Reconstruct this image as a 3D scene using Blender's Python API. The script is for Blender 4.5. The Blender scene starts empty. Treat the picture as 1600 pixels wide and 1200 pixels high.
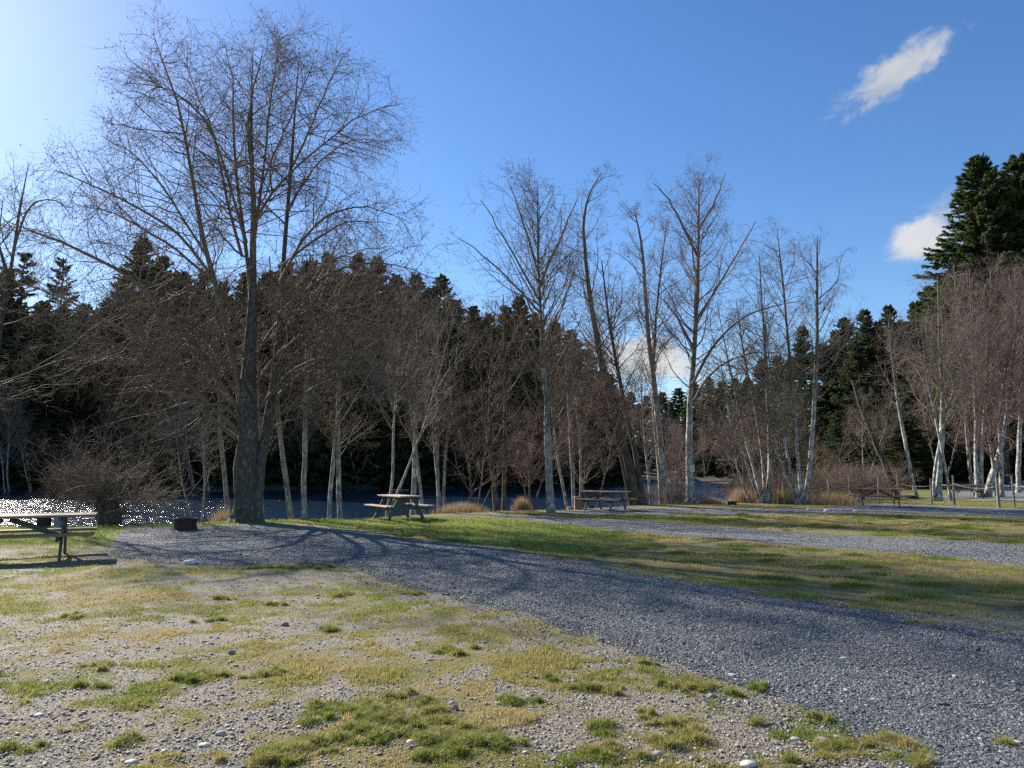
import bpy, math
import numpy as np

rng = np.random.default_rng(11)
R = math.radians
scene = bpy.context.scene
COL = scene.collection

# ------------------------------------------------------------------ camera
F = 1109.0; PITCH = math.atan(138.0 / F); CAM_H = 1.5
cam_d = bpy.data.cameras.new("camera"); cam = bpy.data.objects.new("camera", cam_d); COL.objects.link(cam)
cam.location = (0, 0, CAM_H); cam.rotation_euler = (math.pi / 2 + PITCH, 0, 0)
cam_d.sensor_width = 36; cam_d.lens = 36 * F / 1600; cam_d.clip_end = 20000; cam_d.clip_start = 0.05
scene.camera = cam
CP, SP = math.cos(PITCH), math.sin(PITCH)

def ray(u, v):
    a = (u - 800) / F; b = (600 - v) / F
    return np.array([a, CP - b * SP, SP + b * CP])
def gp(u, v, z=0.0):                       # point of the photo that lies on the ground
    d = ray(u, v); t = (z - CAM_H) / d[2]
    return d[0] * t, d[1] * t
def at(u, v, Y):                           # point of the photo at a known distance Y
    d = ray(u, v); t = Y / d[1]
    return np.array([d[0] * t, Y, CAM_H + d[2] * t])

# ------------------------------------------------------------------ noise, distances
def _hash(ix, iy, seed):
    h = (ix.astype(np.int64) * 374761393 + iy.astype(np.int64) * 668265263 + seed * 974634777) & 0xffffffff
    h = ((h ^ (h >> 13)) * 1274126177) & 0xffffffff
    h = (h ^ (h >> 16)) & 0xffffffff
    return h / 4294967295.0
def vnoise(x, y, seed=0):
    x = np.asarray(x, float); y = np.asarray(y, float)
    ix = np.floor(x); iy = np.floor(y); fx = x - ix; fy = y - iy
    fx = fx * fx * (3 - 2 * fx); fy = fy * fy * (3 - 2 * fy)
    a = _hash(ix, iy, seed); b = _hash(ix + 1, iy, seed); c = _hash(ix, iy + 1, seed); d = _hash(ix + 1, iy + 1, seed)
    return (a * (1 - fx) + b * fx) * (1 - fy) + (c * (1 - fx) + d * fx) * fy
def fbm(x, y, seed=0, octv=4, gain=0.5):
    s = 0; a = 1; n = 0
    for i in range(octv):
        s = s + a * vnoise(np.asarray(x) * 2 ** i + 17.3 * i, np.asarray(y) * 2 ** i - 9.1 * i, seed + i); n += a; a *= gain
    return s / n
def sdf(poly, x, y):                       # >0 inside
    x = np.asarray(x, float); y = np.asarray(y, float)
    poly = np.asarray(poly, float); d2 = np.full(x.shape, 1e18); ins = np.zeros(x.shape, bool)
    for i in range(len(poly)):
        ax, ay = poly[i]; bx, by = poly[(i + 1) % len(poly)]
        ex, ey = bx - ax, by - ay
        t = np.clip(((x - ax) * ex + (y - ay) * ey) / (ex * ex + ey * ey + 1e-12), 0, 1)
        d2 = np.minimum(d2, (x - ax - t * ex) ** 2 + (y - ay - t * ey) ** 2)
        c = (ay > y) != (by > y)
        if by != ay:
            ins ^= c & (x < (bx - ax) * (y - ay) / (by - ay) + ax)
    return np.where(ins, 1, -1) * np.sqrt(d2)
def sstep(a, b, x):
    t = np.clip((np.asarray(x, float) - a) / (b - a), 0, 1); return t * t * (3 - 2 * t)
G = lambda pts: [gp(u, v) for u, v in pts]

# river outline, world metres (near bank from the left, then the right bank, then back along the far bank)
NEAR = [(-300, 12), (-60, 19.5), (-30, 20.6), (-19, 21.2)] + G([(100, 820), (200, 820), (300, 817), (385, 811), (480, 811), (560, 811)]) + \
       G([(640, 803), (720, 799), (800, 797), (870, 796), (940, 792), (1000, 789), (1080, 786), (1130, 782)])
RIGHT = [(15, 44), (17.5, 56), (24, 76), (31, 95), (48, 135), (80, 185), (140, 235), (260, 280)]
FAR = [(260, 330), (140, 265), (84, 215), (48, 178), (24, 140), (4, 116), (-20, 98), (-45, 88), (-75, 83), (-120, 79), (-300, 72)]
RIVER = NEAR + RIGHT + FAR
FARLAND = FAR + [(-300, 700), (700, 700), (700, 330)]
ROAD_A = G([(172, 850), (185, 835), (200, 827), (300, 823), (400, 820), (500, 823), (580, 834), (640, 841), (720, 850), (820, 865), (920, 882),
            (1000, 897), (1100, 912), (1200, 928), (1300, 944), (1400, 960), (1500, 976), (1600, 992), (1800, 1022)]) + \
         [(9.5, 5.6), (12, 4), (9, -6), (4, -6), (2.7, 2.5)] + \
         G([(1440, 1200), (1400, 1165), (1300, 1125), (1200, 1085), (1100, 1045), (1000, 1012), (900, 985), (800, 955), (700, 935), (620, 915),
            (560, 890), (450, 882), (330, 886), (230, 880), (180, 868)])
ROAD_B = G([(690, 801), (860, 806), (1000, 814), (1120, 822), (1300, 836), (1450, 842), (1600, 850), (1900, 862), (2300, 875), (2300, 930),
            (1900, 905), (1600, 882), (1450, 868), (1300, 856), (1150, 845), (1000, 832), (900, 822), (800, 811), (700, 805)])
ROAD_C = G([(850, 800), (930, 795), (1000, 792), (1100, 794), (1200, 795), (1290, 795), (1330, 788), (1450, 789), (1600, 796), (1800, 800),
            (1800, 818), (1600, 808), (1400, 803), (1250, 803), (1130, 804), (1000, 804), (900, 803)])
ROAD_D = G([(1470, 778), (1490, 764), (1510, 757.5), (1560, 755), (1750, 755), (1900, 764), (1800, 784), (1600, 784)])
ROADS = [ROAD_A, ROAD_B, ROAD_C, ROAD_D]
LUSH = [G([(-400, 826), (0, 823), (170, 821), (190, 829), (170, 852), (60, 852), (-400, 856)]),
        G([(190, 821), (400, 813), (560, 811), (640, 808), (720, 808), (850, 812), (960, 828), (1000, 846), (900, 868), (760, 850), (640, 838), (560, 828), (480, 819), (300, 823)]),
        G([(860, 805), (1000, 806), (1150, 812), (1150, 820), (1000, 812), (880, 809)]),
        G([(1130, 800), (1300, 799), (1450, 804), (1700, 814), (1700, 818), (1450, 809), (1300, 805)]),
        G([(1320, 783), (1450, 783), (1600, 788), (1700, 789), (1700, 794), (1600, 793), (1440, 788)]),
        G([(1420, 768), (1470, 764), (1480, 776), (1430, 778)])]

def road_sd(x, y):
    s = sdf(ROADS[0], x, y)
    for p in ROADS[1:]: s = np.maximum(s, sdf(p, x, y))
    return s
def lush_sd(x, y):
    s = sdf(LUSH[0], x, y)
    for p in LUSH[1:]: s = np.maximum(s, sdf(p, x, y))
    return s
def height(x, y):
    x = np.asarray(x, float); y = np.asarray(y, float)
    r = sdf(RIVER, x, y)
    fl = sdf(FARLAND, x, y)
    h = 0.06 * (fbm(x * 0.35, y * 0.35, 5, 3) - 0.5) * sstep(4, 12, np.hypot(x, y)) + 0.035 * (fbm(x * 1.7, y * 1.7, 8, 3) - 0.5)
    h = h + sstep(4, 60, fl) * 5.0 + sstep(50, 260, fl) * 10
    right = sstep(22, 60, x) * sstep(48, 90, y) * (fl < 0)
    h = h + right * 2.0
    return h - 1.9 * sstep(-0.5, 2.2, r)
def patch(x, y):                          # where grass grows on the stony field
    x = np.asarray(x, float); y = np.asarray(y, float)
    n = fbm(x * 0.6 + 3.1, y * 0.7, 21, 2) * 0.30 + fbm(x * 2.9, y * 3.3, 31, 4, .72) * 0.70
    a = np.exp(-(((x + 0.75) / 0.9) ** 2 + ((y - 4.35 - 0.42 * (x + .75)) / 0.33) ** 2)) * 0.13     # the long tuft in the foreground
    a = a + 0.025 * (y < 7)
    n = n + 0.16 * (vnoise(x * 11, y * 11, 44) - .5) + 0.10 * (vnoise(x * 27, y * 27, 45) - .5)
    return np.clip(sstep(0.455, 0.585, n + a + 0.02 * sstep(5.5, 10, y)), 0, 1)

# ------------------------------------------------------------------ mesh helpers
class MB:
    def __init__(s): s.v = []; s.f = []; s.m = []; s.t = []; s.n = 0; s.sm = []
    def add(s, verts, faces, mat=0, tint=None, smooth=False):
        verts = np.asarray(verts, np.float32).reshape(-1, 3); faces = np.asarray(faces, np.int64)
        s.v.append(verts); s.f.append(faces + s.n); s.m.append(np.full(len(faces), mat, np.int32)); s.sm.append(np.full(len(faces), smooth, bool))
        s.t.append(np.full(len(verts), 0.5, np.float32) if tint is None else np.broadcast_to(np.asarray(tint, np.float32), (len(verts),)))
        s.n += len(verts)
    def box(s, c, size, rot=None, mat=0, bev=0.0):
        hx, hy, hz = [q / 2 for q in size]; b = min(bev, hx * .9, hy * .9, hz * .9)
        if b <= 0:
            P = np.array([(x, y, z) for z in (-hz, hz) for y in (-hy, hy) for x in (-hx, hx)], float)
            fs = [(0, 2, 3, 1), (4, 5, 7, 6), (0, 1, 5, 4), (2, 6, 7, 3), (0, 4, 6, 2), (1, 3, 7, 5)]
            s._put(P, fs, c, rot, mat)
        else:
            bm = bmesh_box(hx, hy, hz, b); s._put(bm[0], bm[1], c, rot, mat)
    def _put(s, P, fs, c, rot, mat):
        if rot is not None: P = P @ np.asarray(rot).T
        P = P + np.asarray(c)
        for k in (3, 4):
            q = [f for f in fs if len(f) == k]
            if q:
                s.add(P, q, mat)
    def build(s, name, mats, parent=None):
        me = bpy.data.meshes.new(name)
        V = np.concatenate(s.v) if s.v else np.zeros((0, 3), np.float32)
        tot = np.concatenate([np.full(len(f), f.shape[1]) for f in s.f]); loops = np.concatenate([f.ravel() for f in s.f])
        me.vertices.add(len(V)); me.vertices.foreach_set("co", V.ravel())
        me.loops.add(len(loops)); me.loops.foreach_set("vertex_index", loops.astype(np.int32))
        me.polygons.add(len(tot)); me.polygons.foreach_set("loop_start", (np.cumsum(tot) - tot).astype(np.int32))
        me.polygons.foreach_set("material_index", np.concatenate(s.m)); me.polygons.foreach_set("use_smooth", np.concatenate(s.sm))
        a = me.attributes.new("tint", 'FLOAT', 'POINT'); a.data.foreach_set("value", np.concatenate(s.t).astype(np.float32))
        me.update(calc_edges=True)
        for m in (mats if isinstance(mats, (list, tuple)) else [mats]): me.materials.append(m)
        o = bpy.data.objects.new(name, me); COL.objects.link(o)
        if parent: o.parent = parent
        return o
_boxcache = {}
def bmesh_box(hx, hy, hz, b):
    import bmesh
    k = (round(hx, 4), round(hy, 4), round(hz, 4), round(b, 4))
    if k not in _boxcache:
        bm = bmesh.new(); bmesh.ops.create_cube(bm, size=1)
        for v in bm.verts: v.co = (v.co.x * 2 * hx, v.co.y * 2 * hy, v.co.z * 2 * hz)
        bmesh.ops.bevel(bm, geom=bm.edges[:], offset=b, segments=1, affect='EDGES')
        bm.verts.index_update()
        _boxcache[k] = (np.array([v.co[:] for v in bm.verts]), [tuple(v.index for v in f.verts) for f in bm.faces]); bm.free()
    return _boxcache[k]

def tag(o, label=None, cat=None, group=None, kind=None):
    if label: o['label'] = label
    if cat: o['category'] = cat
    if group: o['group'] = group
    if kind: o['kind'] = kind
    return o
def empty(name, loc, rz=0.0):
    o = bpy.data.objects.new(name, None); COL.objects.link(o); o.location = loc; o.rotation_euler = (0, 0, rz); o.empty_display_size = 0.3
    return o
def copy_tree(o, parent=None):
    c = o.copy(); COL.objects.link(c)
    if parent: c.parent = parent
    for ch in list(o.children): copy_tree(ch, c)
    return c

# batched tubes and growth
def nrm(a): return a / (np.linalg.norm(a, axis=-1, keepdims=True) + 1e-9)
def tubes(mb, pts, rad, S, mat=0, tint=None, smooth=True):
    N, P, _ = pts.shape
    if N == 0: return
    T = np.empty_like(pts); T[:, 1:-1] = pts[:, 2:] - pts[:, :-2]; T[:, 0] = pts[:, 1] - pts[:, 0]; T[:, -1] = pts[:, -1] - pts[:, -2]
    T = nrm(T); mean = nrm(pts[:, -1] - pts[:, 0])
    ref = np.zeros((N, 3)); ref[np.arange(N), np.argmin(np.abs(mean), axis=1)] = 1
    A = nrm(np.cross(T, ref[:, None, :])); B = np.cross(T, A)
    ang = np.arange(S) * 2 * math.pi / S
    rr_ = rad if rad.ndim == 3 else np.repeat(rad[:, :, None], S, 2)
    V = pts[:, :, None, :] + rr_[:, :, :, None] * (A[:, :, None, :] * np.cos(ang)[None, None, :, None] + B[:, :, None, :] * np.sin(ang)[None, None, :, None])
    base = (np.arange(N) * P * S)[:, None, None] + (np.arange(P - 1) * S)[None, :, None]
    i = np.arange(S)[None, None, :]; j = (np.arange(S) + 1) % S; j = j[None, None, :]
    Q = np.stack(np.broadcast_arrays(base + i, base + j, base + S + j, base + S + i), -1).reshape(-1, 4)
    tt = None if tint is None else np.repeat(tint, P * S)
    mb.add(V.reshape(-1, 3), Q, mat, tt, smooth)
def grow(p0, d0, L, P, r, wob=0.12, trop=0.0, tv=(0, 0, 1), trop2=0.0):
    N = len(p0); out = np.empty((N, P, 3)); out[:, 0] = p0; d = nrm(d0); st = (L / (P - 1))[:, None]
    for k in range(1, P):
        tr = trop + trop2 * k / P
        d = nrm(d + r.normal(0, wob, (N, 3)) + (np.asarray(tr) * np.ones(1))[:, None] * np.asarray(tv) if np.ndim(tr) == 0 else d + r.normal(0, wob, (N, 3)) + tr[:, None] * np.asarray(tv))
        out[:, k] = out[:, k - 1] + d * st
    return out
def spawn(pts, rad, k, t0, t1, r, power=1.0):
    N, P, _ = pts.shape
    idx = np.repeat(np.arange(N), k)
    t = t0 + (t1 - t0) * r.random(len(idx)) ** power
    s = t * (P - 1); i = np.minimum(s.astype(int), P - 2); f = (s - i)[:, None]
    pos = pts[idx, i] * (1 - f) + pts[idx, i + 1] * f; tan = nrm(pts[idx, i + 1] - pts[idx, i])
    pr = rad[idx, i] * (1 - f[:, 0]) + rad[idx, i + 1] * f[:, 0]
    return pos, tan, pr, idx, t
def veer(tan, ang, r, flat=0.0):
    q = r.normal(0, 1, tan.shape); q[:, 2] *= 1 - flat
    q = nrm(q - (q * tan).sum(1, keepdims=True) * tan)
    return tan * np.cos(ang)[:, None] + q * np.sin(ang)[:, None]
def plen(pts): return np.linalg.norm(np.diff(pts, axis=1), axis=2).sum(1)
def resample(P3, w, n):
    P3 = np.asarray(P3, float); w = np.asarray(w, float)
    s = np.r_[0, np.cumsum(np.linalg.norm(np.diff(P3, axis=0), axis=1))]; s /= s[-1]
    # smooth (Catmull-Rom-like through cubic of neighbours)
    tt = np.linspace(0, 1, n); out = np.stack([np.interp(tt, s, P3[:, k]) for k in range(3)], 1)
    for _ in range(2):
        o2 = out.copy(); o2[1:-1] = 0.25 * out[:-2] + 0.5 * out[1:-1] + 0.25 * out[2:]; out = o2
    return out, np.interp(tt, s, w)

# ------------------------------------------------------------------ materials
def new_mat(name):
    m = bpy.data.materials.new(name); m.use_nodes = True; nt = m.node_tree
    b = nt.nodes["Principled BSDF"]; return m, nt, b
def N(nt, t, **kw):
    n = nt.nodes.new(t)
    for k, v in kw.items(): setattr(n, k, v)
    return n
def ramp(nt, stops, fac=None, interp='LINEAR'):
    n = N(nt, 'ShaderNodeValToRGB'); cr = n.color_ramp; cr.interpolation = interp
    while len(cr.elements) > 1: cr.elements.remove(cr.elements[-1])
    cr.elements[0].position = stops[0][0]; cr.elements[0].color = (*stops[0][1], 1)
    for p, c in stops[1:]:
        e = cr.elements.new(p); e.color = (*c, 1)
    if fac is not None: nt.links.new(fac, n.inputs[0])
    return n.outputs[0]
def mix(nt, fac, a, b, blend='MIX'):
    n = N(nt, 'ShaderNodeMix', data_type='RGBA', blend_type=blend)
    for sock, val in ((n.inputs[0], fac), (n.inputs[6], a), (n.inputs[7], b)):
        if hasattr(val, 'is_linked'): nt.links.new(val, sock)
        elif isinstance(val, tuple): sock.default_value = (*val, 1)
        else: sock.default_value = val
    return n.outputs[2]
def math_n(nt, op, a, b=None, clamp=False):
    n = N(nt, 'ShaderNodeMath', operation=op, use_clamp=clamp)
    for sock, val in zip(n.inputs, (a, b)):
        if val is None: continue
        if hasattr(val, 'is_linked'): nt.links.new(val, sock)
        else: sock.default_value = val
    return n.outputs[0]
def noise(nt, scale, vec=None, detail=4, rough=0.55, dist=0.0):
    n = N(nt, 'ShaderNodeTexNoise'); n.inputs['Scale'].default_value = scale; n.inputs['Detail'].default_value = detail
    n.inputs['Roughness'].default_value = rough; n.inputs['Distortion'].default_value = dist
    if vec is not None: nt.links.new(vec, n.inputs['Vector'])
    return n.outputs['Fac']
def pos(nt): return N(nt, 'ShaderNodeNewGeometry').outputs['Position']
def attr(nt, name):
    return N(nt, 'ShaderNodeAttribute', attribute_name=name).outputs['Fac']
def bump(nt, b, h, strength=0.5, dist=0.02):
    n = N(nt, 'ShaderNodeBump'); n.inputs['Strength'].default_value = strength; n.inputs['Distance'].default_value = dist
    nt.links.new(h, n.inputs['Height']); nt.links.new(n.outputs[0], b.inputs['Normal'])

def bark_mat(name, dark, mid, pale, moss=(0.05, 0.06, 0.02), mossamt=0.5, sc=1.0, palebias=0.5):
    m, nt, b = new_mat(name); L = nt.links
    tc = N(nt, 'ShaderNodeTexCoord').outputs['Object']
    mp = N(nt, 'ShaderNodeMapping'); mp.inputs['Scale'].default_value = (6 * sc, 6 * sc, 2.6 * sc); L.new(tc, mp.inputs[0])
    n1 = noise(nt, 1.0, mp.outputs[0], 5, 0.65, 0.6)
    c = ramp(nt, [(0.30, dark), (palebias - 0.04, mid), (palebias + 0.14, pale)], n1)
    mp2 = N(nt, 'ShaderNodeMapping'); mp2.inputs['Scale'].default_value = (5, 5, 34); L.new(tc, mp2.inputs[0])
    n2 = noise(nt, 1.0, mp2.outputs[0], 3, 0.6)
    c = mix(nt, ramp(nt, [(0.56, (0, 0, 0)), (0.66, (0.75,) * 3)], n2), c, dark)
    sep = N(nt, 'ShaderNodeSeparateXYZ'); L.new(tc, sep.inputs[0])
    low = math_n(nt, 'SUBTRACT', 1.0, math_n(nt, 'MULTIPLY', sep.outputs[2], 0.28), True)
    n3 = noise(nt, 3.1, tc, 4, 0.6)
    mo = math_n(nt, 'MULTIPLY', math_n(nt, 'MULTIPLY', low, mossamt * 2.0), ramp(nt, [(0.42, (0,) * 3), (0.62, (1,) * 3)], n3), True)
    c = mix(nt, mo, c, moss)
    up_ = N(nt, 'ShaderNodeMapRange', interpolation_type='SMOOTHSTEP'); up_.inputs[1].default_value = 4.0; up_.inputs[2].default_value = 8.5; up_.inputs[4].default_value = 0.8; L.new(math_n(nt, 'ADD', sep.outputs[2], math_n(nt, 'MULTIPLY', n3, 2.0)), up_.inputs[0])
    c = mix(nt, up_.outputs[0], c, ramp(nt, [(0.4, (0.04, 0.033, 0.028)), (0.66, (0.12, 0.10, 0.088))], n1))
    L.new(c, b.inputs['Base Color']); b.inputs['Roughness'].default_value = 0.85
    mp3 = N(nt, 'ShaderNodeMapping'); mp3.inputs['Scale'].default_value = (22, 22, 7); L.new(tc, mp3.inputs[0])
    bump(nt, b, noise(nt, 1.0, mp3.outputs[0], 5, 0.6), 0.7, 0.02)
    return m
M = {}
M['alder_bark'] = bark_mat('alder_bark', (0.022, 0.018, 0.014), (0.066, 0.057, 0.048), (0.24, 0.225, 0.20), mossamt=0.34, palebias=0.55, sc=2.4)
M['pale_bark'] = bark_mat('pale_bark', (0.045, 0.038, 0.032), (0.25, 0.232, 0.205), (0.52, 0.50, 0.455), mossamt=0.36, palebias=0.50, sc=1.3)
M['white_bark'] = bark_mat('white_bark', (0.035, 0.03, 0.025), (0.29, 0.275, 0.25), (0.66, 0.645, 0.605), mossamt=0.42, palebias=0.50, sc=1.3)
M['dark_bark'] = bark_mat('dark_bark', (0.02, 0.017, 0.014), (0.065, 0.052, 0.042), (0.17, 0.15, 0.13), mossamt=0.35, palebias=0.56)
M['rust_bark'] = bark_mat('rust_bark', (0.035, 0.022, 0.014), (0.12, 0.075, 0.045), (0.28, 0.21, 0.16), mossamt=0.2, palebias=0.54)
def twig_mat(name, c1, c2):
    m, nt, b = new_mat(name)
    c = ramp(nt, [(0.0, c1), (1.0, c2)], attr(nt, 'tint')); nt.links.new(c, b.inputs['Base Color'])
    b.inputs['Roughness'].default_value = 0.75; b.inputs['Specular IOR Level'].default_value = 0.18
    return m
M['twig_brown'] = twig_mat('twig_brown', (0.070, 0.046, 0.032), (0.30, 0.225, 0.165))
M['twig_grey'] = twig_mat('twig_grey', (0.080, 0.062, 0.048), (0.33, 0.275, 0.215))
M['twig_red'] = twig_mat('twig_red', (0.11, 0.070, 0.060), (0.31, 0.225, 0.20))
M['catkin'] = twig_mat('catkin', (0.045, 0.03, 0.022), (0.10, 0.065, 0.05))
def leaf_mat(name, stops, trans=0.35, rough=0.6):
    m, nt, b = new_mat(name); L = nt.links
    c = ramp(nt, stops, attr(nt, 'tint')); L.new(c, b.inputs['Base Color']); b.inputs['Roughness'].default_value = rough
    b.inputs['Specular IOR Level'].default_value = 0.3
    tr = N(nt, 'ShaderNodeBsdfTranslucent'); L.new(c, tr.inputs[0])
    mx = N(nt, 'ShaderNodeMixShader'); mx.inputs[0].default_value = trans
    L.new(b.outputs[0], mx.inputs[1]); L.new(tr.outputs[0], mx.inputs[2])
    L.new(mx.outputs[0], nt.nodes['Material Output'].inputs['Surface'])
    return m
M['needles'] = leaf_mat('needles', [(0.0, (0.036, 0.052, 0.026)), (0.6, (0.085, 0.112, 0.048)), (1.0, (0.15, 0.155, 0.068))], 0.42)
M['needles_green'] = leaf_mat('needles_green', [(0.0, (0.046, 0.074, 0.030)), (0.6, (0.105, 0.145, 0.054)), (1.0, (0.17, 0.20, 0.078))], 0.45)
M['grass'] = leaf_mat('grass', [(0.0, (0.10, 0.165, 0.024)), (0.35, (0.22, 0.265, 0.048)), (0.62, (0.34, 0.315, 0.09)), (0.82, (0.42, 0.31, 0.12)), (1.0, (0.50, 0.41, 0.23))], 0.48, 0.5)
M['dry_grass'] = leaf_mat('dry_grass', [(0.0, (0.20, 0.12, 0.06)), (1.0, (0.52, 0.40, 0.24))], 0.35)
M['ivy'] = leaf_mat('ivy', [(0.0, (0.03, 0.04, 0.015)), (1.0, (0.14, 0.12, 0.05))], 0.2)
def stone_mat(name, stops, rough=0.75, fine=60):
    m, nt, b = new_mat(name); L = nt.links
    c = ramp(nt, stops, attr(nt, 'tint'))
    n = noise(nt, fine, pos(nt), 3, 0.6)
    c = mix(nt, 0.5, c, ramp(nt, [(0.3, (0.45,) * 3), (0.7, (1,) * 3)], n), 'MULTIPLY')
    L.new(c, b.inputs['Base Color']); b.inputs['Roughness'].default_value = rough; b.inputs['Specular IOR Level'].default_value = 0.4
    return m
M['gravel_stone'] = stone_mat('gravel_stone', [(0.0, (0.056, 0.060, 0.064)), (0.6, (0.142, 0.150, 0.152)), (0.92, (0.28, 0.288, 0.28)), (1.0, (0.48, 0.475, 0.45))], 0.62)
M['pebble'] = stone_mat('pebble', [(0.0, (0.10, 0.085, 0.068)), (0.4, (0.27, 0.235, 0.185)), (0.75, (0.43, 0.385, 0.315)), (1.0, (0.68, 0.63, 0.54))], 0.7)
def rock_mat(name, c1, c2):
    m, nt, b = new_mat(name); L = nt.links
    tc = N(nt, 'ShaderNodeTexCoord').outputs['Object']
    c = ramp(nt, [(0.3, c1), (0.7, c2)], noise(nt, 14, tc, 6, 0.65)); L.new(c, b.inputs['Base Color']); b.inputs['Roughness'].default_value = 0.8
    bump(nt, b, noise(nt, 30, tc, 4), 0.4, 0.01)
    return m
M['rock'] = rock_mat('rock', (0.22, 0.21, 0.19), (0.5, 0.48, 0.44))
M['white_rock'] = rock_mat('white_rock', (0.42, 0.41, 0.38), (0.72, 0.70, 0.66))
M['dark_rock'] = rock_mat('dark_rock', (0.10, 0.095, 0.09), (0.26, 0.25, 0.23))
def wood_mat(name, c1, c2, c3, axis=0, paint=None):
    m, nt, b = new_mat(name); L = nt.links
    tc = N(nt, 'ShaderNodeTexCoord').outputs['Object']
    sc = [40, 40, 40]; sc[axis] = 1.6
    mp = N(nt, 'ShaderNodeMapping'); mp.inputs['Scale'].default_value = sc; L.new(tc, mp.inputs[0])
    n = noise(nt, 1, mp.outputs[0], 5, 0.6, 0.3)
    c = ramp(nt, [(0.28, c1), (0.5, c2), (0.72, c3)], n)
    n2 = noise(nt, 3.5, tc, 4, 0.65)
    c = mix(nt, ramp(nt, [(0.5, (0,) * 3), (0.68, (0.7,) * 3)], n2), c, tuple(0.45 * (q + 0.1) for q in c2))
    L.new(c, b.inputs['Base Color']); b.inputs['Roughness'].default_value = 0.72
    bump(nt, b, n, 0.35, 0.006)
    return m
M['top_wood'] = wood_mat('top_wood', (0.13, 0.065, 0.04), (0.30, 0.17, 0.11), (0.46, 0.34, 0.26))
M['worn_wood'] = wood_mat('worn_wood', (0.17, 0.10, 0.07), (0.36, 0.25, 0.185), (0.54, 0.44, 0.36))
M['grey_wood'] = wood_mat('grey_wood', (0.12, 0.10, 0.085), (0.27, 0.235, 0.20), (0.45, 0.41, 0.36))
M['brown_wood'] = wood_mat('brown_wood', (0.10, 0.065, 0.04), (0.24, 0.165, 0.105), (0.40, 0.30, 0.21))
M['green_paint'] = wood_mat('green_paint', (0.028, 0.036, 0.030), (0.060, 0.078, 0.066), (0.10, 0.12, 0.105), axis=2)
M['frame_wood'] = wood_mat('frame_wood', (0.05, 0.042, 0.035), (0.11, 0.095, 0.08), (0.2, 0.18, 0.15), axis=2)
M['post_wood'] = wood_mat('post_wood', (0.09, 0.065, 0.045), (0.21, 0.165, 0.125), (0.36, 0.31, 0.25), axis=2)
M['rust'] = None
m, nt, b = new_mat('rusty_steel'); tc = N(nt, 'ShaderNodeTexCoord').outputs['Object']
nt.links.new(ramp(nt, [(0.3, (0.022, 0.011, 0.012)), (0.55, (0.048, 0.020, 0.021)), (0.75, (0.11, 0.05, 0.034))], noise(nt, 9, tc, 6, 0.7)), b.inputs['Base Color'])
b.inputs['Roughness'].default_value = 0.75; b.inputs['Metallic'].default_value = 0.25; bump(nt, b, noise(nt, 60, tc, 4), 0.3, 0.004); M['rust'] = m
m, nt, b = new_mat('black_steel'); b.inputs['Base Color'].default_value = (0.015, 0.015, 0.016, 1); b.inputs['Roughness'].default_value = 0.6; tc = N(nt, 'ShaderNodeTexCoord').outputs['Object']
nt.links.new(ramp(nt, [(0.4, (0.010, 0.010, 0.011)), (0.7, (0.035, 0.028, 0.024))], noise(nt, 12, tc, 4)), b.inputs['Base Color']); M['black'] = m
m, nt, b = new_mat('rope'); tc = N(nt, 'ShaderNodeTexCoord').outputs['Object']
nt.links.new(ramp(nt, [(0.3, (0.26, 0.22, 0.16)), (0.7, (0.48, 0.43, 0.34))], noise(nt, 25, tc, 3)), b.inputs['Base Color']); b.inputs['Roughness'].default_value = 0.9; M['rope'] = m
m, nt, b = new_mat('sign_white'); tc = N(nt, 'ShaderNodeTexCoord').outputs['Object']
nt.links.new(ramp(nt, [(0.3, (0.50, 0.50, 0.49)), (0.7, (0.72, 0.72, 0.71))], noise(nt, 12, tc, 4)), b.inputs['Base Color']); b.inputs['Roughness'].default_value = 0.5; M['sign'] = m
m, nt, b = new_mat('sign_ink'); tc = N(nt, 'ShaderNodeTexCoord').outputs['Object']
nt.links.new(ramp(nt, [(0.3, (0.06, 0.06, 0.065)), (0.7, (0.10, 0.10, 0.10))], noise(nt, 30, tc, 3)), b.inputs['Base Color']); M['ink'] = m

# terrain: gravel road, stony field, grass, bank litter mixed by attributes
m, nt, b = new_mat('terrain'); L = nt.links; P_ = pos(nt)
def voro(scale, feat='F1', vec=P_):
    n = N(nt, 'ShaderNodeTexVoronoi', feature=feat); n.inputs['Scale'].default_value = scale; L.new(vec, n.inputs['Vector']); return n
def cell_value(v):
    s = N(nt, 'ShaderNodeSeparateColor'); L.new(v.outputs['Color'], s.inputs[0]); return s.outputs[0]
v1 = voro(60); v2 = voro(105); v3 = voro(22)
big = noise(nt, 0.45, P_, 4, 0.6); midn = noise(nt, 2.6, P_, 5, 0.65); fine = noise(nt, 24, P_, 4, 0.7)
grav = ramp(nt, [(0.0, (0.056, 0.060, 0.064)), (0.55, (0.145, 0.152, 0.154)), (0.9, (0.28, 0.286, 0.28)), (1.0, (0.48, 0.475, 0.45))], cell_value(v1))
grav = mix(nt, 0.75, grav, ramp(nt, [(0.25, (0.72, 0.72, 0.74)), (0.75, (1.12, 1.12, 1.12))], big), 'MULTIPLY')
grav = mix(nt, ramp(nt, [(0.50, (0,) * 3), (0.72, (0.4,) * 3)], midn), grav, (0.16, 0.145, 0.12))
soil = ramp(nt, [(0.0, (0.070, 0.059, 0.043)), (0.45, (0.155, 0.136, 0.104)), (0.85, (0.275, 0.245, 0.192)), (1.0, (0.52, 0.475, 0.39))], cell_value(v2))
soil = mix(nt, ramp(nt, [(0.35, (0,) * 3), (0.7, (0.65,) * 3)], midn), soil, (0.22, 0.185, 0.135))
olive = ramp(nt, [(0.25, (0.075, 0.075, 0.025)), (0.5, (0.17, 0.15, 0.06)), (0.72, (0.28, 0.215, 0.11))], fine)
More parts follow.
